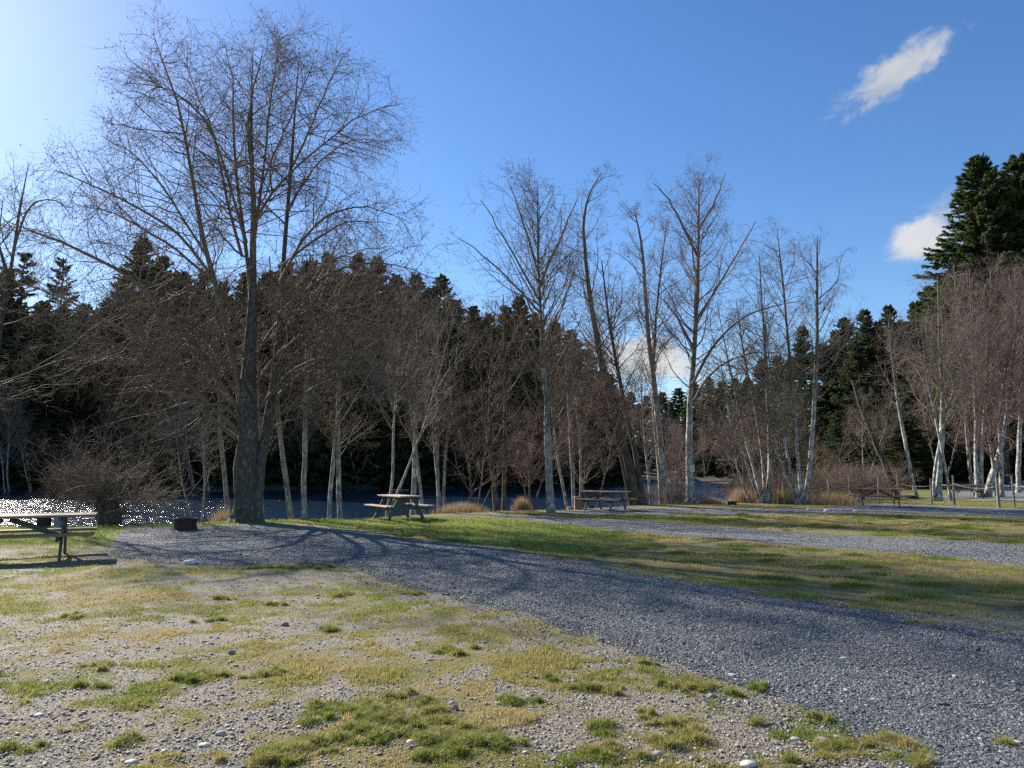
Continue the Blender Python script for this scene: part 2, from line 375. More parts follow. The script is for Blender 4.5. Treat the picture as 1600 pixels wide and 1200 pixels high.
olive = mix(nt, 0.8, olive, ramp(nt, [(0.34, (0.45, 0.62, 0.38)), (0.5, (0.95, 0.92, 0.8)), (0.64, (1.25, 1.0, 0.95))], midn), 'MULTIPLY')
green = ramp(nt, [(0.25, (0.055, 0.095, 0.018)), (0.5, (0.12, 0.17, 0.032)), (0.75, (0.20, 0.21, 0.06))], fine)
litter = ramp(nt, [(0.3, (0.05, 0.036, 0.024)), (0.5, (0.12, 0.09, 0.06)), (0.7, (0.26, 0.20, 0.135))], noise(nt, 9, P_, 6, 0.75))
def edge(a, lo, hi, amt, n=fine):
    s = math_n(nt, 'ADD', a, math_n(nt, 'MULTIPLY', math_n(nt, 'SUBTRACT', n, 0.5), amt))
    s = math_n(nt, 'ADD', s, math_n(nt, 'MULTIPLY', math_n(nt, 'SUBTRACT', midn, 0.5), amt * 1.1))
    mr = N(nt, 'ShaderNodeMapRange', interpolation_type='SMOOTHSTEP'); mr.inputs[1].default_value = lo; mr.inputs[2].default_value = hi; L.new(s, mr.inputs[0]); return mr.outputs[0]
a_road, a_lush, a_patch, a_lit, a_forest = [attr(nt, q) for q in ('road', 'lush', 'patch', 'litter', 'forest')]
c = mix(nt, edge(a_patch, 0.24, 0.66, 0.8), soil, olive)
c = mix(nt, edge(a_lush, 0.35, 0.65, 0.6), c, green)
rd = edge(a_road, 0.40, 0.62, 0.5)
c = mix(nt, rd, c, grav)
c = mix(nt, edge(a_lit, 0.35, 0.65, 0.5), c, litter)
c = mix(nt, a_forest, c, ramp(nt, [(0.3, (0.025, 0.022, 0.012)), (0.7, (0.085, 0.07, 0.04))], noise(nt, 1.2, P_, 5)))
L.new(c, b.inputs['Base Color']); b.inputs['Roughness'].default_value = 0.85; b.inputs['Specular IOR Level'].default_value = 0.3
hh = math_n(nt, 'ADD', math_n(nt, 'MULTIPLY', v1.outputs['Distance'], -1.0), math_n(nt, 'MULTIPLY', v2.outputs['Distance'], -0.5))
hh = math_n(nt, 'ADD', hh, math_n(nt, 'MULTIPLY', fine, 0.8))
bump(nt, b, hh, 0.55, 0.018); M['terrain'] = m

m, nt, b = new_mat('river_water'); L = nt.links; P_ = pos(nt)
b.inputs['Base Color'].default_value = (0.006, 0.019, 0.037, 1); b.inputs['Roughness'].default_value = 0.13; b.inputs['IOR'].default_value = 1.33
mp = N(nt, 'ShaderNodeMapping'); mp.inputs['Scale'].default_value = (0.8, 1.5, 1); mp.inputs['Rotation'].default_value = (0, 0, R(8)); L.new(P_, mp.inputs[0])
w1 = noise(nt, 1.6, mp.outputs[0], 3, 0.6, 0.4); w2 = noise(nt, 6.5, mp.outputs[0], 3, 0.6)
w0 = noise(nt, 0.42, mp.outputs[0], 2, 0.5, 0.5); hw = math_n(nt, 'ADD', math_n(nt, 'MULTIPLY', w0, 2.4), math_n(nt, 'ADD', w1, math_n(nt, 'MULTIPLY', w2, 0.22))); bump(nt, b, hw, 1.0, 0.17); M['water'] = m

# ------------------------------------------------------------------ ground, roads, river
def steps(*segs):
    out = []
    for a, bb, st in segs: out += list(np.arange(a, bb, st))
    return out
def geo(a, bb, st, k=1.25):
    out = []; x = a
    while x < bb: out.append(x); x += st; st *= k
    return out + [bb]
xp = steps((0, 9, 0.1), (9, 30, 0.3)) + geo(30, 900, 0.6, 1.12)
XS = np.array(sorted([-q for q in xp[1:]] + xp))
YS = np.array(steps((-40, 2, 3), (2, 15, 0.1), (15, 46, 0.25)) + geo(46, 1000, 0.6, 1.08))
def terrain_attrs(me, X, Y):
    rs = road_sd(X, Y); ls = lush_sd(X, Y); rv = sdf(RIVER, X, Y); fl = sdf(FARLAND, X, Y)
    road = np.clip(0.5 + rs / 0.9, 0, 1)
    lush = np.clip(0.5 + ls / 1.2, 0, 1)
    med = (Y > 8) & (rs < 0) & (Y > 11.5 - 1.3 * X)                       # the grass between and beyond the two roads
    pt = np.where(med, 0.45 + 0.5 * fbm(X * .5, Y * .9, 77, 4), patch(X, Y))
    pt = np.where((Y > 15) & ~med, np.maximum(pt, 0.6), pt)
    lit = np.clip(0.5 + (rv + 0.75) / 1.6, 0, 1) * (1 - 0.9 * np.clip(0.5 + sdf(LUSH[1], X, Y) / .8, 0, 1) * 0) 
    lit = np.where((X < -4.5) & (Y < 30), np.clip(0.5 + (rv - 0.25) / 1.2, 0, 1), lit)
    brush_mask = sstep(12, 16, X) * sstep(38.5, 41, Y) * (X < 21)            # litter colour under the brush beyond the rope fence
    lit = np.maximum(lit, brush_mask); lit = np.where(rs > 0.4, 0, lit)
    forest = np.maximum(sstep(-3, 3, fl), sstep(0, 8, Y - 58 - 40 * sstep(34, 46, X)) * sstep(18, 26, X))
    for nm, a in (('road', road), ('lush', lush), ('patch', pt), ('litter', lit), ('forest', forest)):
        at_ = me.attributes.new(nm, 'FLOAT', 'POINT'); at_.data.foreach_set('value', a.astype(np.float32).ravel())
gx, gy = np.meshgrid(XS, YS); gz = height(gx, gy); nx, ny = len(XS), len(YS)
gi = np.arange(nx * ny).reshape(ny, nx)
quads = np.stack([gi[:-1, :-1], gi[:-1, 1:], gi[1:, 1:], gi[1:, :-1]], -1).reshape(-1, 4)
mb = MB(); mb.add(np.stack([gx, gy, gz], -1).reshape(-1, 3), quads, 0, None, True)
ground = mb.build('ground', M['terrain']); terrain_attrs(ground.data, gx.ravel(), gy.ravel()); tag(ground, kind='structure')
def sheet(name, poly):
    s = sdf(poly, gx, gy) - 0.10 + 0.35 * (fbm(gx * 2, gy * 2, 55, 3) - 0.5)
    keep = (s > 0).ravel()[quads].all(1) & (np.abs(gx) < 60).ravel()[quads].all(1) & (gy < 110).ravel()[quads].all(1)
    q = quads[keep]; used = np.unique(q); remap = np.full(nx * ny, -1); remap[used] = np.arange(len(used))
    X, Y, Z = gx.ravel()[used], gy.ravel()[used], gz.ravel()[used] + 0.004
    mb = MB(); mb.add(np.stack([X, Y, Z], -1), remap[q], 0, None, True)
    o = mb.build(name, M['terrain']); terrain_attrs(o.data, X, Y); tag(o, kind='structure')
sheet('gravel_road', ROAD_A); sheet('gravel_road', ROAD_B); sheet('gravel_path', ROAD_C); sheet('gravel_path', ROAD_D)
mb = MB(); wx, wy = np.meshgrid(np.linspace(-320, 300, 60), np.linspace(8, 345, 60)); wi = np.arange(3600).reshape(60, 60)
mb.add(np.stack([wx, wy, np.full_like(wx, -0.75)], -1).reshape(-1, 3), np.stack([wi[:-1, :-1], wi[:-1, 1:], wi[1:, 1:], wi[1:, :-1]], -1).reshape(-1, 4))
tag(mb.build('river_water', M['water']), kind='structure')
def hz(x, y): return float(height(np.array([x]), np.array([y]))[0])

# ------------------------------------------------------------------ loose stones and grass (stuff)
t_ = (1 + 5 ** .5) / 2
ICO = nrm(np.array([(-1, t_, 0), (1, t_, 0), (-1, -t_, 0), (1, -t_, 0), (0, -1, t_), (0, 1, t_), (0, -1, -t_), (0, 1, -t_), (t_, 0, -1), (t_, 0, 1), (-t_, 0, -1), (-t_, 0, 1)], float))
ICOF = np.array([(0, 11, 5), (0, 5, 1), (0, 1, 7), (0, 7, 10), (0, 10, 11), (1, 5, 9), (5, 11, 4), (11, 10, 2), (10, 7, 6), (7, 1, 8), (3, 9, 4), (3, 4, 2), (3, 2, 6), (3, 6, 8), (3, 8, 9), (4, 9, 5), (2, 4, 11), (6, 2, 10), (8, 6, 7), (9, 8, 1)])
def stones(name, x, y, size, flat, mat, jit, smooth, tint, sink=0.25):
    n = len(x); r = rng
    V = np.broadcast_to(ICO, (n, 12, 3)) * (1 + r.normal(0, jit, (n, 12, 1)))
    sc = np.stack([size * r.uniform(.75, 1.3, n), size * r.uniform(.6, 1.0, n), size * flat * r.uniform(.7, 1.2, n)], 1)
    V = V * sc[:, None, :] * 0.5
    a = r.uniform(-.45, .45, n); ca, sa = np.cos(a)[:, None], np.sin(a)[:, None]
    V = np.stack([V[..., 0], V[..., 1] * ca - V[..., 2] * sa, V[..., 1] * sa + V[..., 2] * ca], -1)
    a = r.uniform(0, 6.28, n); ca, sa = np.cos(a)[:, None], np.sin(a)[:, None]
    V = np.stack([V[..., 0] * ca - V[..., 1] * sa, V[..., 0] * sa + V[..., 1] * ca, V[..., 2]], -1)
    V[..., 0] += x[:, None]; V[..., 1] += y[:, None]; V[..., 2] += (height(x, y) + sc[:, 2] * (0.5 - sink) + 0.004)[:, None]
    mb = MB(); mb.add(V.reshape(-1, 3), (ICOF[None] + (np.arange(n) * 12)[:, None, None]).reshape(-1, 3), 0, np.repeat(tint, 12), smooth)
    return tag(mb.build(name, mat), kind='stuff')
def sample(n, y0, y1, py=2.0, spread=0.80, extra=0.8):   # points in the wedge before the camera, denser close by
    u = rng.random(n); y = (y0 ** (1 - py) + u * (y1 ** (1 - py) - y0 ** (1 - py))) ** (1 / (1 - py)) if py != 1 else y0 * (y1 / y0) ** u
    x = rng.uniform(-1, 1, n) * (spread * y + extra); return x, y
# crushed gravel on the road
x, y = sample(900000, 3.0, 14, 1.7)
rs = road_sd(x, y) + 0.55 * (fbm(x * 2.2, y * 2.2, 41, 3) - 0.5); k = (rs > -0.02) | ((rs > -0.5) & (rng.random(len(x)) < 0.12))
x, y = x[k], y[k]; n = len(x)
stones('road_gravel', x, y, rng.lognormal(math.log(0.0098) + 0.035 * (y - 4).clip(0, 8), 0.42, n), 0.48, M['gravel_stone'], 0.17, False, rng.random(n) ** 1.2)
x, y = sample(170000, 13, 26, 1.0); k = (road_sd(x, y) > 0.15 * rng.random(len(x))); x, y = x[k], y[k]; n = len(x)
stones('road_gravel', x, y, rng.lognormal(math.log(0.017), 0.40, n), 0.42, M['gravel_stone'], 0.17, False, rng.random(n) ** 1.1, 0.36)
# pebbles on the field
x, y = sample(230000, 3.0, 16, 1.55)
rs = road_sd(x, y); k = (rs < 0.1) & (rng.random(len(x)) < (1 - 0.72 * patch(x, y))) & (y < 11.5 - 1.3 * x + 3) & (rng.random(len(x)) < 0.45 + 0.75 * fbm(x * .9, y * .9, 61, 3))
x, y = x[k], y[k]; n = len(x)
stones('field_pebbles', x, y, np.clip(rng.lognormal(math.log(0.0078), 0.50, n) + rng.uniform(.006, .026, n) * (rng.random(n) < .035), .004, .036), 0.38, M['pebble'], 0.09, True, np.clip(rng.beta(2.2, 2.0, n) + 0.2 * (rng.random(n) < .12), 0, 1), 0.36)
def blades(mb, x, y, h, w, tint, lean=0.5, near=True, z=None):
    n = len(x); a = rng.uniform(0, 6.283, n); b_ = rng.uniform(0, 6.283, n); ln = h * np.abs(rng.normal(0, lean, n))
    z = height(x, y) if z is None else z
    B = np.stack([x, y, z - 0.004], 1); s = np.stack([np.cos(a), np.sin(a), 0 * a], 1) * (w / 2)[:, None]
    d = np.stack([np.cos(b_) * ln, np.sin(b_) * ln, h], 1)
    if near:
        md = d * np.array([.38, .38, .62]) 
        V = np.stack([B - s, B + s, B + md + s * .75, B + md - s * .75, B + d], 1).reshape(-1, 3); o = np.arange(n)[:, None] * 5
        tt = np.repeat(tint, 5)
        mb.add(V, o + np.array([[0, 1, 2, 3]]), 0, tt); n0 = mb.n - len(V)
        mb.f.append(o + np.array([[3, 2, 4]]) + n0); mb.m.append(np.zeros(n, np.int32)); mb.sm.append(np.zeros(n, bool))
    else:
        V = np.stack([B - s, B + s, B + d], 1).reshape(-1, 3); mb.add(V, np.arange(n)[:, None] * 3 + np.array([[0, 1, 2]]), 0, np.repeat(tint, 3))
mb = MB()
# short turf in patches on the field
x, y = sample(760000, 3.0, 16, 1.5)
pv = patch(x, y); rs = road_sd(x, y); k = (rng.random(len(x)) < 0.045 + 0.95 * pv ** 1.15) & (rs < 0.05 - 0.4 * rng.random(len(x))) & (y < 11.5 - 1.3 * x + 2)
x, y, pv = x[k], y[k], pv[k]
hue = fbm(x * 0.8, y * 0.9, 91, 3); hh_ = 0.010 + 0.030 * sstep(.35, .75, fbm(x * 3.1, y * 3.1, 93, 3)) * pv
blades(mb, x, y, hh_ * rng.uniform(.5, 1.2, len(x)), 0.0032 + 0.00042 * y, np.clip(0.56 + 1.25 * (hue - 0.5) + rng.normal(0, .15, len(x)), 0, 1), 0.8)
# taller green tussocks
tus = [gp(u, v) + (s,) for u, v, s in [(520, 1125, .2), (590, 1125, .22), (640, 1120, .22), (680, 1125, .2), (560, 1150, .22), (620, 1150, .2), (500, 1165, .2), (450, 1175, .2), (400, 1180, .18), (720, 1150, .2), (760, 1160, .18), (700, 1180, .18), (660, 1100, .16), (620, 1090, .14), (500, 1105, .16), (560, 1110, .14), (610, 1120, .17), (650, 1140, .16), (700, 1130, .13), (540, 1150, .16), (590, 1160, .15), (480, 1170, .15), (430, 1185, .13),
        (700, 1165, .15), (740, 1160, .14), (790, 1170, .12), (695, 1015, .16), (720, 1018, .14), (805, 1098, .17), (860, 1060, .12), (950, 1135, .17), (1045, 1160, .17), (1075, 1130, .15), (1035, 1130, .14),
        (930, 1075, .15), (960, 1080, .13), (1010, 1040, .14), (1060, 1075, .13), (1090, 1078, .13), (1085, 1072, .1), (1195, 1080, .12), (1300, 1175, .17), (1365, 1158, .17), (1335, 1165, .13), (940, 1185, .18),
        (1245, 1190, .12), (1410, 1185, .12), (220, 1155, .15), (140, 1075, .13), (160, 1040, .14), (300, 1060, .16), (330, 1055, .13), (400, 1055, .15), (430, 1050, .13), (20, 1165, .16), (110, 965, .15), (330, 970, .12),
        (430, 945, .13), (540, 930, .16), (350, 935, .12), (515, 985, .14), (1010, 1115, .07), (1265, 1125, .1), (1145, 1085, .07), (1180, 1130, .08), (1440, 973, .12), (1562, 1163, .10), (430, 888, .22), (490, 890, .22), (390, 890, .2), (640, 930, .16)]]
for tx, ty, s in tus:
    g0 = rng.uniform(0.22, 0.58)
    for sub in range(int(rng.integers(4, 8))):
        sc_ = s * rng.uniform(.18, .5); ox, oy = rng.normal(0, s * .55), rng.normal(0, s * .38); n = int(480 * (sc_ / .06) ** 1.6)
        rr = sc_ * np.abs(rng.normal(0, .62, n)); aa = rng.uniform(0, 6.283, n); bx, by = tx + ox + rr * np.cos(aa) * 1.4, ty + oy + rr * np.sin(aa)
        hb = (rng.uniform(.022, .055) * np.exp(-(rr / sc_) ** 2 * .8)).clip(.010, .08) * rng.uniform(.3, 1.4, n)
        blades(mb, bx, by, hb, np.full(n, 0.0028 + 0.0003 * ty), np.clip(g0 + rng.normal(0, .06) + .16 * rr / sc_ + rng.normal(0, .13, n) + .5 * (rng.random(n) < .10), 0, 1), 0.95)
tag(mb.build('turf_grass', M['grass']), kind='stuff')
mb = MB()
# lawn by the river and the worn grass between the roads
x = rng.uniform(-20, 24, 700000); y = 12 * (44 / 12.) ** rng.random(700000); k = np.abs(x) < 0.8 * y + 1; x, y = x[k], y[k]
ls = lush_sd(x, y); rs = road_sd(x, y); rv = sdf(RIVER, x, y)
med = (y > 11.5 - 1.3 * x - 1) & (y > 8)
pr = np.where(ls > -0.3 + 0.6 * rng.random(len(x)), 1.0, np.where(med, 0.7 * sstep(0.42, 0.6, fbm(x * 1.1, y * 1.6, 71, 4, .65)), np.where(y > 14, 0.5, 0)))
k = (rng.random(len(x)) < pr) & (rs < 0.1 - 0.35 * rng.random(len(x))) & (rv < -0.1); x, y, ls = x[k], y[k], ls[k]
hu = np.where(ls > -0.2, 0.12 + 0.5 * fbm(x * .7, y * .7, 73, 3) + 0.015 * np.clip(x + 2, 0, 14), 0.30 + 0.75 * fbm(x * .8, y * .9, 75, 4))
blades(mb, x, y, np.where(ls > -.2, .05, .034) * rng.uniform(.5, 1.5, len(x)), 0.0035 + 0.0005 * y, np.clip(hu + rng.normal(0, .12, len(x)), 0, 1), 0.7, False)
x, y = sample(160000, 6, 14, 1.0); k = (y > 11.5 - 1.3 * x - 0.3) & (road_sd(x, y) < 0.0) & (rng.random(len(x)) < sstep(0.38, 0.6, fbm(x * 1.2, y * 1.7, 79, 4))); x, y = x[k], y[k]
blades(mb, x, y, .035 * rng.uniform(.5, 1.6, len(x)), 0.0035 + 0.0005 * y, np.clip(0.25 + 0.85 * fbm(x * .8, y * .9, 75, 4) + rng.normal(0, .12, len(x)), 0, 1), 0.8, False)
cx_ = rng.uniform(-4, 16, 900); cy_ = rng.uniform(7.5, 30, 900); ok = (cy_ > 11.5 - 1.3 * cx_) & (road_sd(cx_, cy_) < -.1) & (lush_sd(cx_, cy_) < .3) & (sdf(RIVER, cx_, cy_) < -3) & (np.abs(cx_) < .78 * cy_)
for tx, ty in list(zip(cx_[ok], cy_[ok]))[:260]:
    s = rng.uniform(.08, .26); n = int(700 * (s / .2) ** 2); rr = s * np.sqrt(rng.random(n)) * rng.uniform(.6, 1.25, n); aa = rng.uniform(0, 6.283, n); g0 = rng.choice([rng.uniform(0, .2), rng.uniform(.3, .6), rng.uniform(.75, 1)])
    blades(mb, tx + rr * np.cos(aa) * 1.7, ty + rr * np.sin(aa), (.075 * (1 - .7 * rr / s / 1.25)) * rng.uniform(.5, 1.3, n), np.full(n, .004 + .0005 * ty), np.clip(g0 + rng.normal(0, .1, n), 0, 1), .7, False)
tag(mb.build('lawn_grass', M['grass']), kind='stuff')

# ------------------------------------------------------------------ single rocks
def rock_mesh(name, mat, size, seed, flat=0.6):
    import bmesh
    bm = bmesh.new(); bmesh.ops.create_icosphere(bm, subdivisions=3, radius=0.5); r = np.random.default_rng(seed)
    k = r.normal(0, 1, (5, 3)) * 1.8; ph = r.uniform(0, 6, 5); am = r.uniform(.03, .09, 5)
    for v in bm.verts:
        c = np.array(v.co); c = c * (1 + sum(am[i] * math.sin(k[i] @ c * 2 + ph[i]) for i in range(5)))
        c[2] = max(c[2], -0.32); v.co = (c[0] * size[0], c[1] * size[1], c[2] * size[2])
    for f in bm.faces: f.smooth = True
    me = bpy.data.meshes.new(name); bm.to_mesh(me); bm.free(); me.materials.append(M[mat])
    o = bpy.data.objects.new(name, me); COL.objects.link(o); return o
def rock(u, v, wpx, mat, label, hf=0.55, group=None):
    x, y = gp(u, v); w = wpx * y / F
    o = rock_mesh('rock', mat, (w, w * .75, w * hf), int(u * 7 + v), hf); o.location = (x, y, hz(x, y) + w * hf * .24); o.rotation_euler = (0, 0, rng.uniform(-.6, .6))
    tag(o, label, 'rock', group)
rock(298, 882, 20, 'white_rock', 'largest whitish rock, on the gravel edge below the rusty fire ring', .55)
rock(386, 869, 15, 'rock', 'flat grey stone on the gravel between white rock and big alder', .22)
rock(266, 854, 13, 'rock', 'low grey stone on the gravel straight below the rusty fire ring', .25)
rock(417, 831, 7, 'dark_rock', 'small dark stone on gravel just right of the big alder foot', .6)
rock(1264, 798, 7, 'white_rock', 'pale rock on mossy strip below the white-stemmed clump, leftmost of three', .8)
rock(1292, 799, 10, 'white_rock', 'pale rock on mossy strip, middle one of three in front of rope fence', .5)
rock(1336, 800, 8, 'white_rock', 'pale rock on mossy strip in front of the far right picnic table', .5)
near_rocks = [(1318, 1030, 11, 'white_rock', 'pale stone lying alone in the middle of the wide gravel road', .5),
 (1142, 1057, 15, 'white_rock', 'flat whitish stone on the edge where gravel road meets stony field', .25),
 (1037, 1024, 9, 'rock', 'small pale stone beside the gravel road edge above brown turf', .6),
 (1027, 1181, 15, 'rock', 'rounded pale cobble below the two bright green tufts', .65),
 (1036, 1190, 12, 'rock', 'smaller rounded cobble touching the cobble below the green tufts', .5),
 (1242, 1155, 16, 'rock', 'pale flat cobble to the left of a tan cobble by green tuft', .45),
 (1285, 1156, 21, 'rock', 'broad tan cobble just above a green tuft, lower right', .35),
 (1308, 1152, 12, 'white_rock', 'small white cobble between tan cobble and bright green tuft', .5),
 (1150, 1103, 10, 'rock', 'grey stone among pebbles right of the brown turf', .7),
 (1170, 1196, 22, 'white_rock', 'whitish cobble at the bottom edge of the picture', .4),
 (1442, 1193, 15, 'rock', 'grey cobble at bottom edge where the gravel road begins', .5),
 (529, 1126, 11, 'dark_rock', 'grey stone in the bare hollow left of the long grass clump', .75),
 (706, 1101, 12, 'rock', 'pale rounded stone on dark soil within the long grass clump', .6),
 (710, 1109, 12, 'dark_rock', 'dark stone touching the pale stone in the long grass clump', .7),
 (641, 1163, 13, 'white_rock', 'whitish stone on bare pebbles below the long grass clump', .5),
 (345, 1149, 14, 'rock', 'bluish grey pebble stone on bare ground right of a green tuft', .5),
 (320, 1167, 16, 'white_rock', 'flat whitish stone on bare pebbles, lower left', .35),
 (362, 1022, 11, 'dark_rock', 'grey stone on the field above a line of green tufts', .7),
 (445, 978, 11, 'dark_rock', 'dark grey stone among grass patches in mid field', .65),
 (205, 1192, 17, 'white_rock', 'whitish stone at the bottom left edge of the picture', .4),
 (496, 931, 8, 'dark_rock', 'small dark stone on the field below the gravel pad', .6),
 (60, 1121, 13, 'white_rock', 'pale flat stone on bare pebbles at far left', .35)]
for a in near_rocks: rock(*a[:5], hf=a[5])
for i, (u, v, w) in enumerate([(1574, 766, 7), (1580, 764, 6), (1586, 766, 8), (1592, 763, 7), (1597, 766, 8), (1603, 764, 8), (1611, 766, 8)]):
    rock(u, v, w, 'white_rock', 'pale boulder in the row of stones on the far gravel behind the rope fence', .7, 'row of pale boulders behind the rope fence')

# ------------------------------------------------------------------ bare trees
def stem_pts(px, Y, dy=0.0, n=16):
    k = len(px); P3 = []; w = []
    for i, (u, v, wd) in enumerate(px):
        yy = Y + dy * i / (k - 1); P3.append(at(u, v, yy)); w.append(max(wd, .6) / 2 * yy / F)
    return resample(P3, w, n)
def catkins(mb, tips, r, size, mat):
    n = len(tips); O = np.array([(1, 0, 0), (-1, 0, 0), (0, 1, 0), (0, -1, 0), (0, 0, 1.5), (0, 0, -1.7)], float)
    V = tips[:, None, :] + O[None] * (size * r.uniform(.6, 1.3, n))[:, None, None] - np.array([0, 0, size * 1.3])
    fs = np.array([(0, 2, 4), (2, 1, 4), (1, 3, 4), (3, 0, 4), (2, 0, 5), (1, 2, 5), (3, 1, 5), (0, 3, 5)])
    mb.add(V.reshape(-1, 3), (fs[None] + (np.arange(n) * 6)[:, None, None]).reshape(-1, 3), mat, np.repeat(r.random(n), 6))
def bare_tree(label, stems, Y=None, seed=1, bark='alder_bark', twig='twig_brown', limbs=(), n1=14, t0=0.35, ang=(32, 58), L1=2.6, up=0.06, k2=7, L2=.42, k3=6, L3=.62, k4=2, L4=.34,
              cat=0.25, droop=0.0, dys=None, flare=1.0, crownpow=0.6, group=None, name='bare_tree', r4=.0017, split=1, lobase=0.55, tk=1.0):
    r = np.random.default_rng(seed)
    u0, v0, _ = stems[0][0]
    if Y is None: Y = gp(u0, v0)[1]
    root = empty(name, (at(u0, v0, Y)[0], Y, hz(at(u0, v0, Y)[0], Y))); tag(root, label, 'tree', group)
    off = np.array(root.location)
    SP_, SR = [], []
    for i, s in enumerate(stems):
        dy = (dys[i] if dys else r.uniform(-.8, .8)) ; p, w = stem_pts(s, Y, dy, 18)
        w = w * (.8 if u0 > 1150 else .92); p[:, 2] -= np.linspace(0.25, 0, 18) * (1 if i == 0 or s[0][1] > v0 - 25 else 0)
        if s[0][1] > v0 - 25: w[0] *= flare; w[1] *= 1 + (flare - 1) * .35
        wob = r.normal(0, 1, (18, 3)) * w[:, None] * .10; p = p + wob
        SP_.append(p - off); SR.append(w)
    LP, LR = [], []
    for (px, dy) in limbs:
        p, w = stem_pts(px, Y, dy, 12); LP.append(p - off + r.normal(0, 1, (12, 3)) * np.linspace(0, .035, 12)[:, None]); LR.append(w)
    for p, w in zip(SP_, SR):
        mb = MB(); nn = 60 if w[0] > .25 else 34; ss = 20 if w[0] > .25 else 10
        q = np.linspace(0, 1, nn) ** 1.35; i0 = np.linspace(0, 1, 18); pf = np.stack([np.interp(q, i0, p[:, k_]) for k_ in range(3)], 1); wf = np.interp(q, i0, w)
        hgt_ = (pf[:, 2] - max(pf[0, 2], -.25)).clip(0, 99); aa_ = np.arange(ss) * 2 * math.pi / ss
        nz = fbm(np.cos(aa_)[None] * 1.1 + seed + 0 * hgt_[:, None], np.sin(aa_)[None] * 1.1 + hgt_[:, None] * (.9 / (wf[0] + .15)) * .5, seed, 3) - .5
        fl_ = (.85 if w[0] > .25 else .40) * np.exp(-hgt_ / (.10 + .5 * wf[0]))
        root_ = 1 + fl_[:, None] * (1 + .55 * np.cos(aa_ * 5 + seed)[None])
        tubes(mb, pf[None], (wf[:, None] * root_ * (1 + .34 * nz))[None], ss); mb.build('trunk', M[bark], root)
    mbc = MB()
    S = np.array(SP_); Rr = np.array(SR)
    # limbs
    if n1 > 0:
        pos_, tan, pr, idx, t = spawn(S, Rr, n1, t0, .97, r)
        frac = (1 - (t - t0) / (1 - t0))
        Ls = L1 * (0.30 + 0.75 * np.clip(frac, 0, 1) ** crownpow * (lobase + (1 - lobase) * np.sin(math.pi * np.clip(frac, 0, 1)))) * r.uniform(.6, 1.25, len(t))
        d = veer(tan, np.radians(r.uniform(ang[0], ang[1], len(t))), r, 0.1)
        A = grow(pos_, d, Ls, 12, r, 0.11, up, trop2=-droop)
        r0 = np.minimum(pr * .46, 0.006 + .0075 * Ls); AR = r0[:, None] * np.linspace(1, .2, 12)[None] + .0016
    else: A = np.zeros((0, 12, 3)); AR = np.zeros((0, 12))
    if LP:
        A = np.concatenate([A, np.array(LP)]); AR = np.concatenate([AR, np.array(LR)])
    tubes(mbc, A, AR, 6, 0, np.full(len(A), .45))
    tn = lambda q: np.clip(r.normal(.5, .24, len(q)), 0, 1)
    la = plen(A); k = np.maximum(3, (k2 * la / max(L1, .1) * 1.0)).astype(int)
    pos_, tan, pr, idx, t = spawn(A, AR, k, .12, .98, r, .8)
    Ls = L2 * np.minimum(la[idx], L1 * 2.2) * (1.05 - .65 * t) * r.uniform(.55, 1.3, len(t))
    Bp = grow(pos_, veer(tan, np.radians(r.uniform(32, 72, len(t))), r), Ls, 7, r, .19, up * .35, trop2=-droop - .03); BR = tk * np.minimum(pr * .62, .0036 + .005 * Ls)[:, None] * np.linspace(1, .3, 7)[None] + .0008
    tubes(mbc, Bp, BR, 4, 0, tn(Bp))
    # leader tips count as branches too
    pos_, tan, pr, idx, t = spawn(Bp, BR, k3, .15, 1, r, .8)
    Ls = L3 * plen(Bp)[idx] * (1.05 - .6 * t) * r.uniform(.5, 1.4, len(t)) + .12
    Cp = grow(pos_, veer(tan, np.radians(r.uniform(30, 80, len(t))), r), Ls, 5, r, .17, 0, trop2=-droop * 1.5 - .03); CR = tk * np.minimum(pr * .7, .0034)[:, None] * np.linspace(1, .45, 5)[None] + .0009
    tubes(mbc, Cp, CR, 3, 0, tn(Cp))
    if k4 > 0:
        pos_, tan, pr, idx, t = spawn(Cp, CR, k4, .2, 1, r)
        Ls = L4 * r.uniform(.4, 1.3, len(t)) * np.minimum(1, .45 + plen(Cp)[idx])
        Dp = grow(pos_, veer(tan, np.radians(r.uniform(25, 70, len(t))), r), Ls, 3, r, .16, 0, trop2=-droop * 2); DR = np.full((len(t), 1), r4) * np.array([[1, .85, .5]])
        tubes(mbc, Dp, DR, 3, 0, tn(Dp)); tips = np.concatenate([Dp[:, -1], Cp[:, -1]])
    else: tips = Cp[:, -1]
    if cat > 0:
        tips = tips[r.random(len(tips)) < cat]; catkins(mbc, tips, r, .0155, 1)
    mbc.build('crown', [M[twig], M['catkin']], root)
    return root

